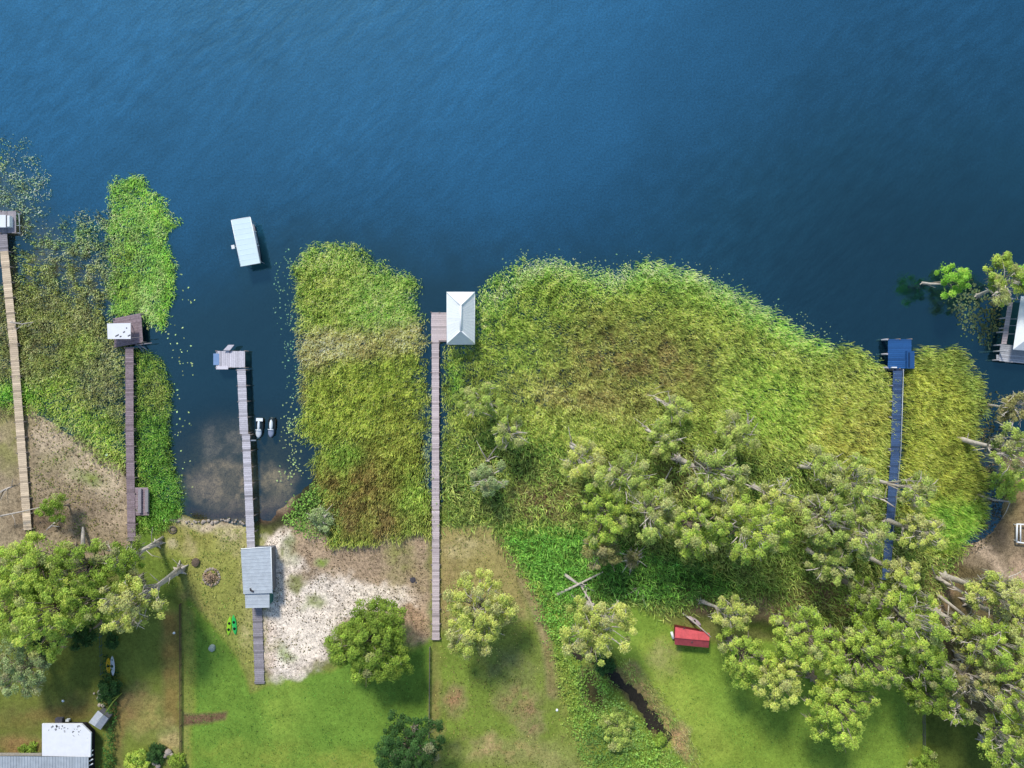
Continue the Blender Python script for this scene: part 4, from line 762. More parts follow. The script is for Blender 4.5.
mb = MB(); q = [P(107, 323.5, 2.6), P(130.8, 323, 2.6), P(131, 339, 2.5), P(108, 339, 2.5)]
mb.prism([p[:2] for p in q][::-1], 2.5, 2.58); pn_ = mb.build('panel', WHITED, wr)
for x, y, l in ((117, 335.5, 4), (124, 332, 2.2), (126.5, 328, 1.2), (120.5, 336.5, 2), (129, 335.5, 3)): 
    mb = MB(); p = P(x, y, 2.6); mb.box((p[0], p[1], 2.59), (l * S, .18, .02), .5, .12); mb.build('dark_stain', WHITED, pn_)
for x, y in ((109, 325), (129, 325), (129, 337), (110, 337)):
    p = P(x, y, 2.0); mb = MB(); mb.tube([(p[0], p[1], 1.0), (p[0], p[1], 2.5)], .06, 6); mb.build('post', DGREY, wr)
mb = MB(); mb.tube([P(130.8, 322, 2.62), P(131, 340, 2.62)], .05, 6); mb.tube([P(131, 338, 2.5), P(143, 337, 2.4)], .05, 6, .6); mb.build('frame', DGREY, wr)
# grey pier
r3, _ = pier('wooden_pier', 'grey plank pier with T head leading to the metal roofed boathouse', 'pier', [((241.2, 369), (244, 434), 8.4), ((245.8, 434), (251, 549), 8)], 1.45, GREYP)
platform(r3, (216, 351, 245, 367.5), 1.45, GREYP)
mb = MB(); mb.pxrect(216, 366.3, 228, 369.3, 1.3, 1.5, 1.25); mb.build('bench', GREYP, r3)
mb = MB(); mb.tube([P(243, 440.5, 1.3), P(256, 440.5, 1.0)], .12, 8); mb.build('mooring_arm', STEEL, r3)
mb = MB(); p0, p1, p2, p3 = P(224, 350.5, 1.5), P(228, 344.8, 1.9), P(234, 344.8, 1.9), P(230.5, 350.5, 1.5)
mb.prism([p[:2] for p in (p0, p3, p2, p1)], 1.75, 1.82); mb.tube([P(229.5, 349, 1.4), P(230, 353, 1.5)], .06, 6, .4); mb.build('folded_ramp', GREYP, r3)
mb = MB(); mb.pxrect(213.3, 353.5, 219, 365, .9, 1.5, 1); tag(mb.build('swim_float', mat('pale_blue_plastic', (140, 172, 214), .5, 2, .08)), 'pale blue float hung on the left end of the grey pier head', 'float')
mb = MB(); planks(mb, (257, 606), (259.5, 684), 9.5, .7); mb_root = empty('boardwalk', P(257, 606, 0), 'short weathered boardwalk from the metal roofed boathouse down to the lawn', 'boardwalk'); mb.build('walkway', DGREY, mb_root)
for k in range(8):
    for s in (-1, 1): q = P(257.2 + k * .33 + s * 4.9, 609 + k * 10.4, .7); pm = MB(); pm.tube([(q[0], q[1], .1), (q[0], q[1], .8)], .07, 6); pm.build('post', DGREY, mb_root)
# boathouse of the grey pier (blue grey metal roof in two levels)
METR = mat('blue_grey_metal', (206, 214, 220), .5, 1.2, .12, dirt=None)
bh = empty('boathouse', P(257, 575, 0), 'boathouse with pale blue grey metal roof where the grey pier meets the shore', 'boathouse')
mb = MB(); ribbed(mb, [P(240.7, 549.5, 3.0), P(270.7, 547.5, 3.3), P(272.2, 593, 3.3), P(243.3, 594, 3.0)], 13, 3); rf_ = mb.build('roof', METR, bh)
mb = MB(); ribbed(mb, [P(244.8, 593.6, 2.8), P(269.5, 593, 3.0), P(269.5, 607.5, 3.0), P(245.5, 608, 2.8)], 4, 3, .98); mb.build('lean_to_roof', METR, bh)
mb = MB(); pts = [P(x, y, 3.2)[:2] for x, y in ((243, 592), (270.6, 592), (269.3, 549.5), (241.8, 550.5))]; mb.prism(pts, .2, 2.93); mb.build('wall', mat('grey_siding', (132, 132, 138), .8, 3, .15), bh)
mb = MB(); pts = [P(x, y, 2.9)[:2] for x, y in ((246, 606), (268, 606), (268, 592.6), (246, 592.6))]; mb.prism(pts, .2, 2.7); mb.build('lean_to_wall', mat('teal_siding', (70, 130, 122), .8, 3, .15), bh)
mb = MB(); mb.box(P(252, 591, 3.2), (.5, .22, .14), -.4, .2); mb.box(P(250.5, 589.5, 3.2), (.2, .4, .14), .3, .25); mb.build('roof_vent', DGREY, rf_)
mb = MB(); mb.tube([P(241, 548.8, 3.06), P(270.8, 547, 3.36)], .06, 6, 1.2); mb.tube([P(270.9, 547, 3.36), P(272.4, 593.5, 3.36)], .06, 6, 1.1); mb.build('edge_trim', WHITE, rf_)
# middle pier
r4, _ = pier('wooden_pier', 'long straight pinkish grey pier running from the lawn to the white hip roof boathouse', 'pier', [((435.3, 342), (435.8, 640), 7.3)], 1.0, PINKP)
platform(r4, (431.2, 312.3, 447.5, 342), 1.0, PINKP, vertical=True)
mb = MB(); mb.pxrect(438.8, 340.3, 447.5, 341.6, 1.0, 1.2, .4); mb.build('kick_board', PINKP, r4)
hb = empty('boathouse', P(460.5, 318, 0), 'white hip roofed boathouse at the lake end of the middle pier', 'boathouse')
ze, zr = 3.2, 5.3
C4 = [P(447, 292.2, ze), P(474.6, 292.2, ze), P(474.6, 344.2, ze), P(447, 344.2, ze)]; r_a = P(460.8, 305.5, zr); r_b = P(460.8, 330.5, zr)
def tri_sheet(mb, a, b, c, n, t): 
    a, b, c = map(np.array, (a, b, c))
    for i in range(n):
        f0, f1 = i / n, (i + .93) / n; p0, p1, p2, p3 = a + (c - a) * f0, b + (c - b) * f0, b + (c - b) * f1, a + (c - a) * f1; mb.add([p0, p1, p2, p3], [(3, 2, 1, 0)], t * (1 + R.uniform(-.03, .03)))
mb = MB(); 
def quad_sheet(mb, a, b, c, d, n, t=1.0):                        # a-b eave, d-c ridge; strips across
    a, b, c, d = map(np.array, (a, b, c, d))
    for i in range(n):
        f0, f1 = i / n, (i + .92) / n; L = lambda f: (a + (b - a) * f, d + (c - d) * f); p, q = L(f0); r, s = L(f1); u, w = L((i + 1) / n)
        up = np.array([0, 0, .03]); mb.add([p, q, s, r], [(0, 3, 2, 1)], t * (1 + R.uniform(-.03, .03))); mb.add([r + up, s + up, w + up, u + up], [(0, 3, 2, 1)], t)
quad_sheet(mb, C4[0], C4[3], r_b, r_a, 14); mb.build('roof_panel', WHITE, hb)
mb = MB(); quad_sheet(mb, C4[1], C4[2], r_b, r_a, 14); mb.build('roof_panel', WHITE, hb)
mb = MB(); mb.add([C4[0], C4[1], r_a], [(2, 1, 0)]); mb.build('roof_panel', WHITE, hb)
mb = MB(); mb.add([C4[3], C4[2], r_b], [(0, 1, 2)]); mb.build('roof_panel', WHITE, hb)
mb = MB(); up = lambda p: (p[0], p[1], p[2] + .06)
mb.tube([up(r_a), up(r_b)], .16, 6, 1.05)
for a, b in ((C4[0], r_a), (C4[1], r_a), (C4[2], r_b), (C4[3], r_b)): mb.tube([up(a), up(b)], .1, 6, 1.05)
mb.build('ridge_cap', WHITE, hb)
mb = MB()
for i in range(4): a, b = C4[i], C4[(i + 1) % 4]; mb.tube([(a[0], a[1], ze - .06), (b[0], b[1], ze - .06)], .07, 6)
mb.build('eave_trim', WHITE, hb)
for x, y in ((449, 294), (473, 294), (449, 318), (473, 318), (449, 342), (473, 342)):
    p = P(x, y, 2.5); pm = MB(); pm.tube([(p[0], p[1], -1.5), (p[0], p[1], 3.2)], .11, 8); pm.build('post', mat('piling_wood', (150, 138, 130)), hb)
mb = MB(); mb.pxrect(448, 294, 451, 342, .75, .95); mb.pxrect(470, 294, 473.5, 342, .75, .95); mb.pxrect(451, 294, 470, 296.5, .75, .95); mb.build('inner_deck', PINKP, hb)
# blue pier
r5, _ = pier('wooden_pier', 'blue painted pier with a bright blue square head running into the right trees', 'pier', [((898, 369), (895.5, 450), 9.5), ((895.5, 450), (886, 580), 8.5)], 1.3, BLUEG, pile_mat=mat('pale_piling', (178, 176, 182), .9, 5, .15))
platform(r5, (888, 339, 911.5, 368.5), 1.35, BLUEP, vertical=True)
mb = MB(); mb.pxrect(907, 351, 914.5, 368.5, 1.4, 1.85, .8); mb.build('storage_bench', BLUEP, r5)
mb = MB(); mb.pxrect(908.5, 352.5, 910, 367, 1.88, 1.92, .35); mb.build('bench_gap', BLUEP, r5)
mb = MB(); mb.pxrect(892, 366.8, 897, 368, 1.4, 1.75, 1); mb.build('white_cleats', WHITE, r5)
for y in (339.5, 354, 367.5):
    q = P(886.5, y, 1.35); pm = MB(); pm.tube([(q[0], q[1], -1.5), (q[0], q[1], 1.6)], .15, 8, 1.2); pm.build('piling', mat('pale_piling', (178, 176, 182)), r5)
mb = MB(); mb.tube([P(903.6, 369, 2.1), P(901, 450, 2.1), P(892.5, 540, 2.1)], .05, 6, 1.1)
for k in range(14): mb.tube([P(903 - k * .45 - max(0, k - 6) * .55, 372 + k * 13, 1.2), P(903.6 - k * .45 - max(0, k - 6) * .55, 372 + k * 13, 2.1)], .04, 5, 1)
mb.build('handrail', STEEL, r5)
# right edge dock
WGP = mat('whitewashed_planks', (196, 196, 200), .8, 3, .12)
r6 = empty('dock', P(1010, 360, 0), 'pale grey L shaped dock with a narrow walkway at the right edge', 'dock')
mb = MB(); head_boards(mb, [(1000.5, 344), (1040, 348), (1040, 365), (999, 361)], 9, 1.2); mb.build('platform', WGP, r6)
mb = MB(); head_boards(mb, [(1008.5, 302), (1013, 302), (1006.5, 344), (1001.5, 344)], 16, 1.2); mb.build('walkway', PINKP, r6)
mb = MB(); head_boards(mb, [(996.5, 354.5), (1001, 355), (1001, 361), (996.5, 360)], 3, 1.0); mb.build('step', WGP, r6)
for x, y in ((1008, 304), (1005.5, 318), (1003, 332), (1000.5, 345), (999, 360), (1012, 362), (1006, 328)):
    q = P(x - 1, y, 1.2); pm = MB(); pm.tube([(q[0], q[1], -1.5), (q[0], q[1], 1.45)], .12, 8); pm.build('piling', mat('pale_piling', (178, 176, 182)), r6)
mb = MB()
for y in (319, 325.5, 334): mb.tube([P(1007, y, 1.1), P(1017, y, 1.1)], .06, 6, .8)
mb.build('cross_brace', STEEL, r6)
b6 = empty('boathouse', P(1035, 330, 0), 'white roofed boathouse cut off by the right edge', 'boathouse')
e = [P(1021, 296, 3.2), P(1013, 349.5, 3.2), P(1052, 353, 3.2), P(1056, 298, 3.2)]; t_ = [P(1037, 312, 4.8), P(1034, 334, 4.8)]
mb = MB(); mb.add([e[0], e[1], t_[1], t_[0]], [(0, 1, 2, 3)]); mb.build('roof_panel', WHITE, b6)
mb = MB(); mb.add([e[1], e[2], t_[1]], [(0, 1, 2)]); mb.build('roof_panel', WHITE, b6)
mb = MB(); mb.add([e[2], e[3], t_[0], t_[1]], [(0, 1, 2, 3)]); mb.add([e[3], e[0], t_[0]], [(0, 1, 2)]); mb.build('roof_panel', WHITE, b6)
for p in e: pm = MB(); pm.tube([(p[0] * .99, p[1] * .97, -1.5), (p[0] * .99, p[1] * .97, 3.1)], .12, 8); pm.build('post', WGP, b6)
# white frame at right edge
tf = empty('goal_frame', P(1024, 535, 0), 'white rectangular frame on the bare bank at the right edge', 'frame')
mb = MB(); mb.tube([P(1017, 524, 1), P(1016.5, 542, 1)], .14, 6); mb.tube([P(1020.5, 524.5, 1), P(1020.5, 542, 1)], .1, 6); mb.tube([P(1016.5, 524, 1), P(1036, 525.5, 1)], .12, 6); mb.tube([P(1016.5, 542, 1), P(1036, 545, 1)], .12, 6); mb.build('top_frame', WHITE, tf)
for x, y in ((1017, 525), (1017, 541), (1035, 526), (1035, 544)): q = P(x, y, 1); pm = MB(); pm.tube([(q[0], q[1], .1), (q[0], q[1], 1)], .07, 6); pm.build('leg', WHITE, tf)

# ------------------------------------------------------------------ BOATS
def hull_rings(L, W, z0, z1, n=14, flat_stern=False, m=10, tip=1.0):
    rings = []
    for i in range(n):
        u = -1 + 2 * i / (n - 1); k = max(.03, (1 - abs(u) ** 2.4) ** .75)
        if flat_stern and u < 0: k = max(k, .78)
        rings.append([(u * L / 2, math.cos(a) * W / 2 * k, (z0 + z1) / 2 + math.sin(a) * (z1 - z0) / 2 * (.6 + .4 * k)) for a in [2 * math.pi * j / m for j in range(m)]])
    return rings
def place(rings, px, py, z, ang):
    c = P(px, py, z); co, si = math.cos(ang), math.sin(ang)
    return [[(c[0] + x * co - y * si, c[1] + x * si + y * co, z + q) for x, y, q in r] for r in rings]
def kayak(px, py, L, W, ang, color, label, z=.5, seats=2):
    c = P(px, py, z); root = empty('kayak', c, label, 'kayak'); m = mat('kayak_plastic_%d_%d_%d' % color, color, .4, 3, .05)
    mb = MB(); mb.loft(place(hull_rings(L, W, 0, .32), px, py, z, ang)); mb.build('hull', m, root)
    for s in ([-.18, .14] if seats == 2 else [0]):
        mb = MB(); mb.loft(place([[(x + s * L, y, q) for x, y, q in r] for r in hull_rings(L * .16, W * .55, .2, .36)], px, py, z, ang), .3); mb.build('cockpit', mat('black_plastic', (40, 42, 44), .6), root)
    return root
kayak(229.7, 625.5, 3.1, .8, math.radians(84), (170, 230, 60), 'lime green kayak on the grass left of its darker twin', z=.35)
kayak(234.8, 624.5, 3.2, .8, math.radians(96), (60, 205, 100), 'emerald green kayak on the grass right of the lime one', z=.4)
kayak(109.2, 665.5, 2.5, .85, math.radians(93), (240, 190, 20), 'yellow kayak against the dark hedge', z=1.2, seats=1)
kayak(113.2, 665.5, 3.1, .7, math.radians(93), (225, 230, 232), 'white kayak beside the yellow one at the hedge', z=1.2, seats=1)
kayak(694, 620.5, 2.6, .8, math.radians(-34), (226, 200, 208), 'pale pink canoe on the ground above the red shed', z=.5, seats=1)
def jetski(px, py, ang, white, label):
    c = P(px, py, .2); root = empty('jet_ski', c, label, 'jet ski', 'jet skis moored beside the grey pier')
    mb = MB(); mb.loft(place(hull_rings(3.3, 1.25, -.25, .45, flat_stern=True), px, py, .1, ang)); mb.build('hull', mat('jet_ski_hull', (44, 60, 66), .35, 3, .1), root)
    mb = MB(); mb.loft(place([[(x + .75, y, q) for x, y, q in r] for r in hull_rings(1.6, .95, .25, .75)], px, py, .1, ang)); mb.build('bow_cowl', mat('jet_ski_cowl_' + ('white' if white else 'grey'), (226, 234, 240) if white else (150, 162, 186), .35, 3, .08), root)
    mb = MB(); mb.loft(place([[(x - .45, y, q) for x, y, q in r] for r in hull_rings(1.7, .42 if white else .6, .3, .85, m=8)], px, py, .1, ang)); mb.build('seat', mat('jet_ski_seat', (246, 250, 252), .5, 2, .03, k=1.0), root)
    co, si = math.cos(ang), math.sin(ang); T = lambda x, y, z: (c[0] + x * co - y * si, c[1] + x * si + y * co, z)
    mb = MB(); mb.tube([T(.25, -.45, .95), T(.32, 0, 1.0), T(.25, .45, .95)], .05, 6); mb.build('handlebar', mat('jet_ski_seat', (236, 242, 248)), root)
    if white: mb = MB(); mb.box(T(-1.35, 0, .55), (.5, 1.05, .12), ang); mb.build('swim_step', mat('jet_ski_seat', (236, 242, 248)), root)
    mb = MB(); mb.box(T(-.6, .5, .36), (1.5, .18, .06), ang, .5); mb.box(T(-.6, -.5, .36), (1.5, .18, .06), ang, .5); mb.build('footwell_mat', mat('black_plastic', (40, 42, 44)), root)
jetski(260, 428, math.radians(-92), True, 'white jet ski with wide stern step nearest the grey pier')
jetski(272.3, 427.5, math.radians(-92), False, 'dark jet ski with white wedge seat farther from the grey pier')
# covered boat
ang = math.radians(-79.5)
cb = empty('covered_boat', P(245.8, 241.5, 0), 'boat under a long white flat canopy moored out on the open lake', 'boat')
cz = 2.5
q = [P(231.2, 220.3, cz), P(250, 217, cz), P(260.2, 262.8, cz), P(240.6, 266.3, cz)]
mb = MB(); ribbed(mb, [q[0], q[1], q[2], q[3]], 9, cz, 1.0, .015, .03); mb.build('canopy', mat('white_canopy', (222, 240, 240), .5, .8, .03, k=1.0), cb)
mb = MB()
for i in range(4): a, b = q[i], q[(i + 1) % 4]; mb.tube([(a[0], a[1], cz - .05), (b[0], b[1], cz - .05)], .07, 6)
mb.build('canopy_frame', WHITE, cb)
ctr = np.mean(np.array(q), 0)
for p in q:
    b_ = ctr + (np.array(p) - ctr) * .9; mb = MB(); mb.tube([(b_[0], b_[1], -.8), (b_[0], b_[1], cz - .05)], .05, 6); mb.build('post', STEEL, cb)
for s in (-1, 1):
    mb = MB(); mb.loft([[(ctr[0] + (x) * math.cos(ang) - (y + s * .85) * math.sin(ang), ctr[1] + x * math.sin(ang) + (y + s * .85) * math.cos(ang), z) for x, y, z in r] for r in hull_rings(6.6, .6, -.3, .3)]); mb.build('pontoon', STEEL, cb)
mb = MB(); mb.box((ctr[0], ctr[1], .38), (6.0, 2.3, .1), ang, .8); mb.build('deck', DGREY, cb)
mb = MB()
for s in (-1, 1):
    T = lambda x, y, z: (ctr[0] + x * math.cos(ang) - y * math.sin(ang), ctr[1] + x * math.sin(ang) + y * math.cos(ang), z)
    mb.tube([T(-2.8, s * 1.12, .9), T(2.8, s * 1.12, .9)], .04, 6)
    for k in range(6): mb.tube([T(-2.8 + k * 1.12, s * 1.12, .4), T(-2.8 + k * 1.12, s * 1.12, .9)], .03, 5)
mb.build('railing', STEEL, cb)
mb = MB(); mb.box(P(256, 238, 1.2), (.12, 1.7, .1), math.radians(12)); mb.box(P(254.8, 231.5, 1.2), (.5, .12, .1)); mb.box(P(257.5, 245.5, 1.2), (.5, .14, .1)); mb.build('side_ladder', WHITE, cb)
mb = MB(); mb.box(P(233.2, 247, 1.0), (.5, .6, .2), .2); mb.tube([P(234, 246.5, .9), P(239, 246, .9)], .06, 6, .5); mb.build('hoist_motor', WHITE, cb)

# ------------------------------------------------------------------ BUILDINGS
hs = empty('house', P(45, 745, 0), 'house with white flat roof and ribbed grey metal roof in the bottom left corner', 'house')
zt = 2.6
mb = MB(); pts = [P(x, y, zt)[:2] for x, y in ((42, 756), (90.5, 757), (91, 733), (81.5, 723.8), (42, 723.8))]; mb.prism(pts, 2.35, zt); fr_ = mb.build('flat_roof', WHITED, hs)
mb = MB(); pts = [P(x, y, zt)[:2] for x, y in ((46, 790), (86.5, 790), (86.7, 737), (79, 728.8), (46, 728.8))]; mb.prism(pts, 0, 2.35); mb.build('wall', mat('black_siding', (44, 40, 48), .8, 3, .2), hs)
mb = MB(); ribbed(mb, [P(88.5, 756.8, 2.75), P(88.5, 800, 2.5), P(-40, 800, 2.5), P(-40, 756, 2.75)], 46, 3, .9, .05, .05); mb.build('ribbed_roof', METR, hs)
mb = MB(); pts = [P(x, y, 3.2)[:2] for x, y in ((-40, 800), (45, 800), (45.8, 762), (-40, 762))]; mb.prism(pts, 0, 2.4); mb.build('rear_wall', mat('grey_siding', (132, 132, 138)), hs)
for k in range(34):
    x = R.uniform(47, 88); y = 725.5 + abs(R.normal(0, 5)); 
    if x - 81 > y - 725: continue
    mb = MB(); p = P(x, y, zt); mb.box((p[0], p[1], zt + .006), (R.uniform(.08, .35), R.uniform(.06, .3), .012), R.uniform(0, 3), R.uniform(.15, .55)); mb.build('debris', WHITED, fr_)
mb = MB()
for k in range(4): mb.tube([P(86 + k * .6, 767 - k * 4.5, 2.4), P(93, 763.5 - k * 4.5, 2.2)], .1, 6)
mb.build('pergola_slats', WHITE, hs)
mb = MB(); mb.pxrect(-40, 753.6, 41.5, 755.8, 2.3, 2.5, .9); mb.build('gutter', mat('cream_trim', (196, 186, 170), .7), hs)
mb = MB(); mb.pxrect(55, 718.5, 62, 723, 0, 1.0); o = mb.build('crate', mat('grey_box', (104, 102, 112), .8)); tag(o, 'dark grey box against the top wall of the house', 'box')
mb = MB(); mb.box(P(68, 720, .8), (.5, .3, .5)); o = mb.build('bucket', WHITE); tag(o, 'small white bucket by the top wall of the house', 'bucket')
sd = empty('shed', P(99, 721, 0), 'small grey gabled shed between the house and the hedge', 'shed')
A, B_, C_, D_ = (98, 710.5), (108.5, 718.5), (100.5, 729.8), (88.8, 722.3); mid1 = ((A[0] + B_[0]) / 2, (A[1] + B_[1]) / 2); mid2 = ((C_[0] + D_[0]) / 2, (C_[1] + D_[1]) / 2)
mb = MB(); ribbed(mb, [P(*A, 2.1), P(*mid1, 2.5), P(*mid2, 2.5), P(*D_, 2.1)], 9, 2); mb.build('roof_panel', mat('shed_metal', (192, 196, 204), .5, 2, .08), sd)
mb = MB(); ribbed(mb, [P(*mid1, 2.5), P(*B_, 2.1), P(*C_, 2.1), P(*mid2, 2.5)], 9, 2, .9); mb.build('roof_panel', mat('shed_metal', (192, 196, 204)), sd)  # shade of the lower right slope put in as a darker tint
mb = MB(); cxx, cyy = 98.7, 720.2; sh_ = lambda p: P(cxx + (p[0] - cxx) * .88, cyy + (p[1] - cyy) * .88, 2.1)[:2]; mb.prism([sh_(D_), sh_(C_), sh_(B_), sh_(A)], 0, 2.05); mb.build('wall', mat('grey_siding', (132, 132, 138)), sd)
rs = empty('shed', P(692, 637, 0), 'red roofed shed on the lawn left of the cypress trees', 'shed')
RED = mat('red_metal', (212, 92, 98), .6, 1.3, .2, dirt=None, k=.95)
tl, tr_, br_, bl = (675.3, 627), (709.5, 633), (708.5, 647.8), (674.5, 644.5); ml, mr = (674.8, 637.6), (709.2, 641)
mb = MB(); ribbed(mb, [P(*tl, 2.3), P(*ml, 2.9), P(*mr, 2.9), P(*tr_, 2.3)], 12, 2, 1.05, .02); mb.build('roof_panel', RED, rs)
mb = MB(); ribbed(mb, [P(*ml, 2.9), P(*bl, 2.3), P(*br_, 2.3), P(*mr, 2.9)], 12, 2, .78, .02); mb.build('roof_panel', RED, rs)  # slope away from the sun painted darker, the sunward one lighter
mb = MB(); mb.tube([P(*ml, 2.93), P(*mr, 2.93)], .06, 6, .9); mb.build('ridge_cap', RED, rs)
mb = MB(); mb.prism([P(x, y, 2.3)[:2] for x, y in ((676.5, 643.5), (707.3, 646.5), (708.2, 634.5), (677, 628.5))], 0, 2.28); mb.build('wall', mat('red_siding', (120, 40, 44), .8, 3, .2), rs)
mb = MB(); 
for x, y in ((684.5, 629), (692, 642), (701, 631)): p = P(x, y, 2.8); mb.box((p[0], p[1], 2.78 if y > 635 else 2.5), (.25, .12, .02), .3, .3)
mb.build('roof_leaf_litter', DGREY, rs)
wt = MB(); wt.tube([P(671.5, 632, .8), P(673.5, 638.5, .8)], .22, 8); o = wt.build('white_drum', WHITE); tag(o, 'white drum standing at the left end of the red shed', 'drum')

# ------------------------------------------------------------------ FENCES
def fence(p0, p1, label, n, m, hh=1.2, post_r=.07, board=True):
    a, b = P(*p0, .3), P(*p1, .3); root = empty('fence', (a[0], a[1], .3), label, 'fence')
    for i in range(n):
        t = i / (n - 1); q = [a[0] * (1 - t) + b[0] * t, a[1] * (1 - t) + b[1] * t]; pm = MB(); pm.tube([(q[0], q[1], 0), (q[0], q[1], hh + .15)], post_r, 6); pm.build('post', m, root)
    mb = MB(); rz = math.atan2(b[1] - a[1], b[0] - a[0]); L = math.hypot(b[0] - a[0], b[1] - a[1]); c = ((a[0] + b[0]) / 2, (a[1] + b[1]) / 2)
    for z, w in ((hh, .09), (hh * .6, .06), (.35, .06)): mb.box((c[0], c[1], z), (L, w if board else .035, .12 if board else .03), rz, .9)
    mb.build('rail', m, root)
    mb = MB(); k = int(L / .5)
    for i in range(k): t = (i + .5) / k; mb.tube([(a[0] * (1 - t) + b[0] * t, a[1] * (1 - t) + b[1] * t, .1), (a[0] * (1 - t) + b[0] * t, a[1] * (1 - t) + b[1] * t, hh)], .012, 4)
    mb.build('wire_mesh', m, root)
FW = mat('fence_wood', (112, 92, 74), .9, 5, .25); FG = mat('fence_grey', (128, 124, 112), .9, 5, .2); FT = mat('fence_green', (88, 118, 112), .8, 5, .15)
fence((182, 603), (182.5, 785), 'long brown wooden fence between the dull yard and the vivid lawn', 13, FW, 1.1, board=True)
fence((430.3, 646), (429.5, 735), 'thin grey wire fence between the vivid lawn and the rough centre lawn', 9, FG, 1.2, board=True)
fence((921.5, 708), (922, 785), 'short grey fence right of the lawn under the large grove', 7, FG, 1.2)
fence((102.5, 626), (104, 672), 'short green grey fence above the kayaks at the hedge', 6, FT, 1.2, board=False)
# ------------------------------------------------------------------ YARD THINGS
STONE = mat('stone', (186, 172, 158), .9, 5, .3); STD = mat('dark_stone', (120, 108, 94), .9, 5, .3)
def blob(mb, c, r, t=1.0, sq=.6):
    n, m = 5, 8; rings = []
    for i in range(n):
        a = math.pi * (i + .5) / n - math.pi / 2; k = r * R.uniform(.85, 1.15)
        rings.append([(c[0] + math.cos(a) * math.cos(2 * math.pi * j / m) * k * R.uniform(.85, 1.1), c[1] + math.cos(a) * math.sin(2 * math.pi * j / m) * k * R.uniform(.85, 1.1), c[2] + math.sin(a) * r * sq) for j in range(m)])
    mb.loft(rings, t, False)
fp = empty('fire_pit', P(211.5, 577, .4), 'round stone fire pit piled with brushwood in the yellow grass', 'fire pit')
mb = MB()
for k in range(18): a = k * math.pi / 9; c = P(211.5, 577, .5); blob(mb, (c[0] + math.cos(a) * 1.25, c[1] + math.sin(a) * 1.3, .5), .24, R.uniform(.8, 1.1))
mb.build('stone_ring', STONE, fp)
mb = MB(); c = P(211.5, 577, .5)
for k in range(90): a = R.uniform(0, 6.28); d = R.normal(0, .48, 2); l = R.uniform(.4, 1.0); mb.tube([(c[0] + d[0] - math.cos(a) * l / 2, c[1] + d[1] - math.sin(a) * l / 2, .55 + R.uniform(0, .4)), (c[0] + d[0] + math.cos(a) * l / 2, c[1] + d[1] + math.sin(a) * l / 2, .55 + R.uniform(0, .4))], .06, 5, R.uniform(.7, 1.6))
mb.build('brushwood', mat('brush', (176, 150, 122), .9, 5, .2), fp)
fp = empty('fire_ring', P(172.5, 530, .3), 'small dark ring of stones with ash near the shore', 'fire ring')
mb = MB(); c = P(172.5, 530, .35)
for k in range(12): a = k * math.pi / 6; blob(mb, (c[0] + math.cos(a) * .55, c[1] + math.sin(a) * .55, .35), .16, R.uniform(.7, 1))
mb.build('stone_ring', STD, fp); mb = MB(); blob(mb, (c[0], c[1], .3), .3, 1.8, .3); mb.build('ash', STD, fp)
mb = MB(); c = P(196, 562, .5); blob(mb, (c[0], c[1], .55), .75, .95, .5); tag(mb.build('tree_stump', mat('stump_wood', (120, 104, 88), .9, 4, .35)), 'grey brown stump above left of the round fire pit', 'stump')
mb = MB(); c = P(212, 648, .6); blob(mb, (c[0], c[1], .6), .55, 1.0, .8); tag(mb.build('boulder', mat('pale_rock', (176, 188, 176), .8, 5, .2)), 'round pale rock alone on the vivid lawn', 'boulder')
mb = MB(); c = P(413, 580, .4); blob(mb, (c[0], c[1], .45), .55, .75, .3); blob(mb, (c[0] + .5, c[1] - .4, .4), .35, .9, .3); blob(mb, (c[0] - .45, c[1] + .3, .4), .3, .6, .3); tag(mb.build('burn_heap', mat('ash_grey', (98, 94, 100), .9, 4, .4)), 'small dark grey heap beside the middle pier on the dry ground', 'heap')
def litter(x, y, r, label, t=1.0, m=STONE, name='stone', cat='stone', group=None): 
    mb = MB(); c = P(x, y, .5); blob(mb, c, r, t); return tag(mb.build(name, m), label, cat, group)
for k in range(26):
    x = 186 + k * 2.4 + R.uniform(-1, 1); y = 522 + math.sin(k * .3) * 1.5 + R.uniform(-1.8, 2.2)
    if 244 < x < 256: continue
    o = litter(x, y, R.uniform(.14, .3), 'pale stone in the row along the water edge by the grey pier', R.uniform(.9, 1.15), group='stones along the shore by the grey pier'); o.location.z = -.3
for k in range(7): 
    x, y = (164, 521) if k == 0 else (168 + k * 1.6, 519.6 + .3 * k); o = litter(x, y, .22, 'pale driftwood chunk on the grass just above the dark fire ring', 1.05, name='driftwood_chunk', cat='driftwood', group='driftwood chunks above the fire ring'); o.location.z = -.2
ps = empty('patio_plants', P(101, 693, 0), 'cluster of pale flowering plants and rocks between the hedge and the grey shed', 'plants')
for x, y, r in ((100, 692, .42), (101.5, 695, .45), (98.5, 698, .3), (103, 705.5, .35), (94, 693.5, .2), (99.5, 705, .3)): mb = MB(); blob(mb, P(x, y, .8), r, 1.15); mb.build('rock', STONE, ps)
log([(106, 712, 2.2), (113, 702, 2.4), (122, 693, 2.0)], .12, 'broken leafy limb lying from the hedge to the grey shed', 3, m=mat('green_bark', (132, 150, 62), .9))
mb = MB(); 
bs = empty('yard_junk', P(168, 754, 0), 'white bleached stump pile beside the lower end of the wooden fence', 'stump pile')
for x, y, r in ((168, 752, .6), (171, 755, .4), (165, 756, .35)): mb = MB(); blob(mb, P(x, y, .9), r, 1.05); mb.build('stump', STONE, bs)
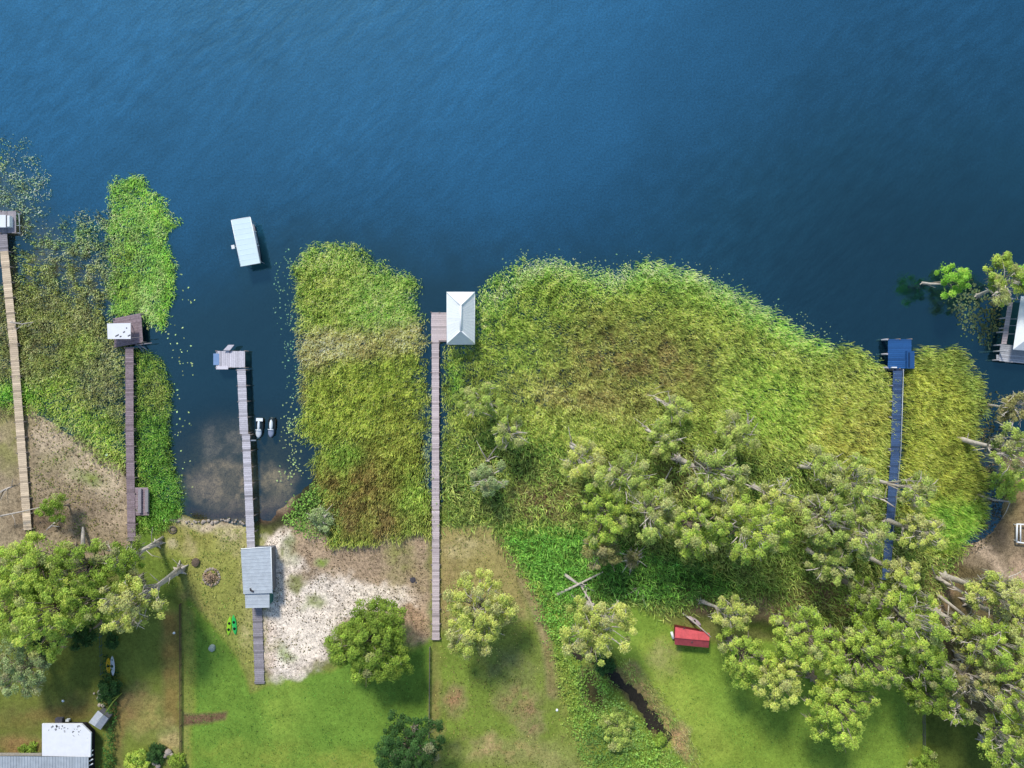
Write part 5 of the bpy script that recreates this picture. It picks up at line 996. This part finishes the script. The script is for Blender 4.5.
bs = empty('yard_junk', P(156, 764, 0), 'brown and white stump pile at the bottom edge between the shrubs', 'stump pile')
for x, y, r in ((155, 762, .6), (158, 766, .45)): mb = MB(); blob(mb, P(x, y, .9), r, .85); mb.build('stump', STONE, bs)
for x, y, lab in ((63, 701, 'small white object alone on the grass in the left house yard'), (174, 633, 'small white ball on the brown strip left of the wooden fence'), (643, 535.5, 'tiny white bucket in the dark thicket below the grove'), (787, 545, 'tiny white bottle on the ground in the right grove'), (557, 710, 'tiny white stone between the rough lawn and the creek'), (106.5, 455, 'white post cap on the marsh left of the brown pier')):
    litter(x, y, .22, lab, 1.25, WHITE, 'white_object', 'object')
mb = MB(); hd = P(94, 646, .4)

# ------------------------------------------------------------------ LIGHT, SKY, CAMERA
el, az = math.radians(43), math.radians(-20)          # sun stands to the upper left of the frame (north north west)
sd_ = (math.sin(az) * math.cos(el), math.cos(az) * math.cos(el), math.sin(el))
sl = bpy.data.lights.new('sun', 'SUN'); sl.energy = 3.2; sl.angle = math.radians(10); sl.color = (1, .96, .88)
so = bpy.data.objects.new('sun', sl); COL.objects.link(so)
from mathutils import Vector
so.rotation_euler = Vector(sd_).to_track_quat('Z', 'Y').to_euler(); so.location = (0, 0, 150)
w = bpy.data.worlds.new('World'); sc.world = w; w.use_nodes = True; nt = w.node_tree
sky = nt.nodes.new('ShaderNodeTexSky'); sky.sky_type = 'NISHITA'; sky.sun_disc = False; sky.sun_elevation = el; sky.sun_rotation = az; sky.air_density = 1.0; sky.dust_density = .4; sky.ozone_density = 1.0
bg = nt.nodes['Background']; bg.inputs[1].default_value = .15; nt.links.new(sky.outputs[0], bg.inputs[0])
cam = bpy.data.cameras.new('camera'); cam.lens = 24.6; cam.lens = 36 * H / (1024 * S); cam.sensor_width = 36; cam.clip_end = 5000; cam.clip_start = 1
co_ = bpy.data.objects.new('camera', cam); COL.objects.link(co_); co_.location = (0, 0, H); sc.camera = co_
sc.view_settings.view_transform = 'Standard'; sc.view_settings.look = 'None'; sc.view_settings.exposure = 0
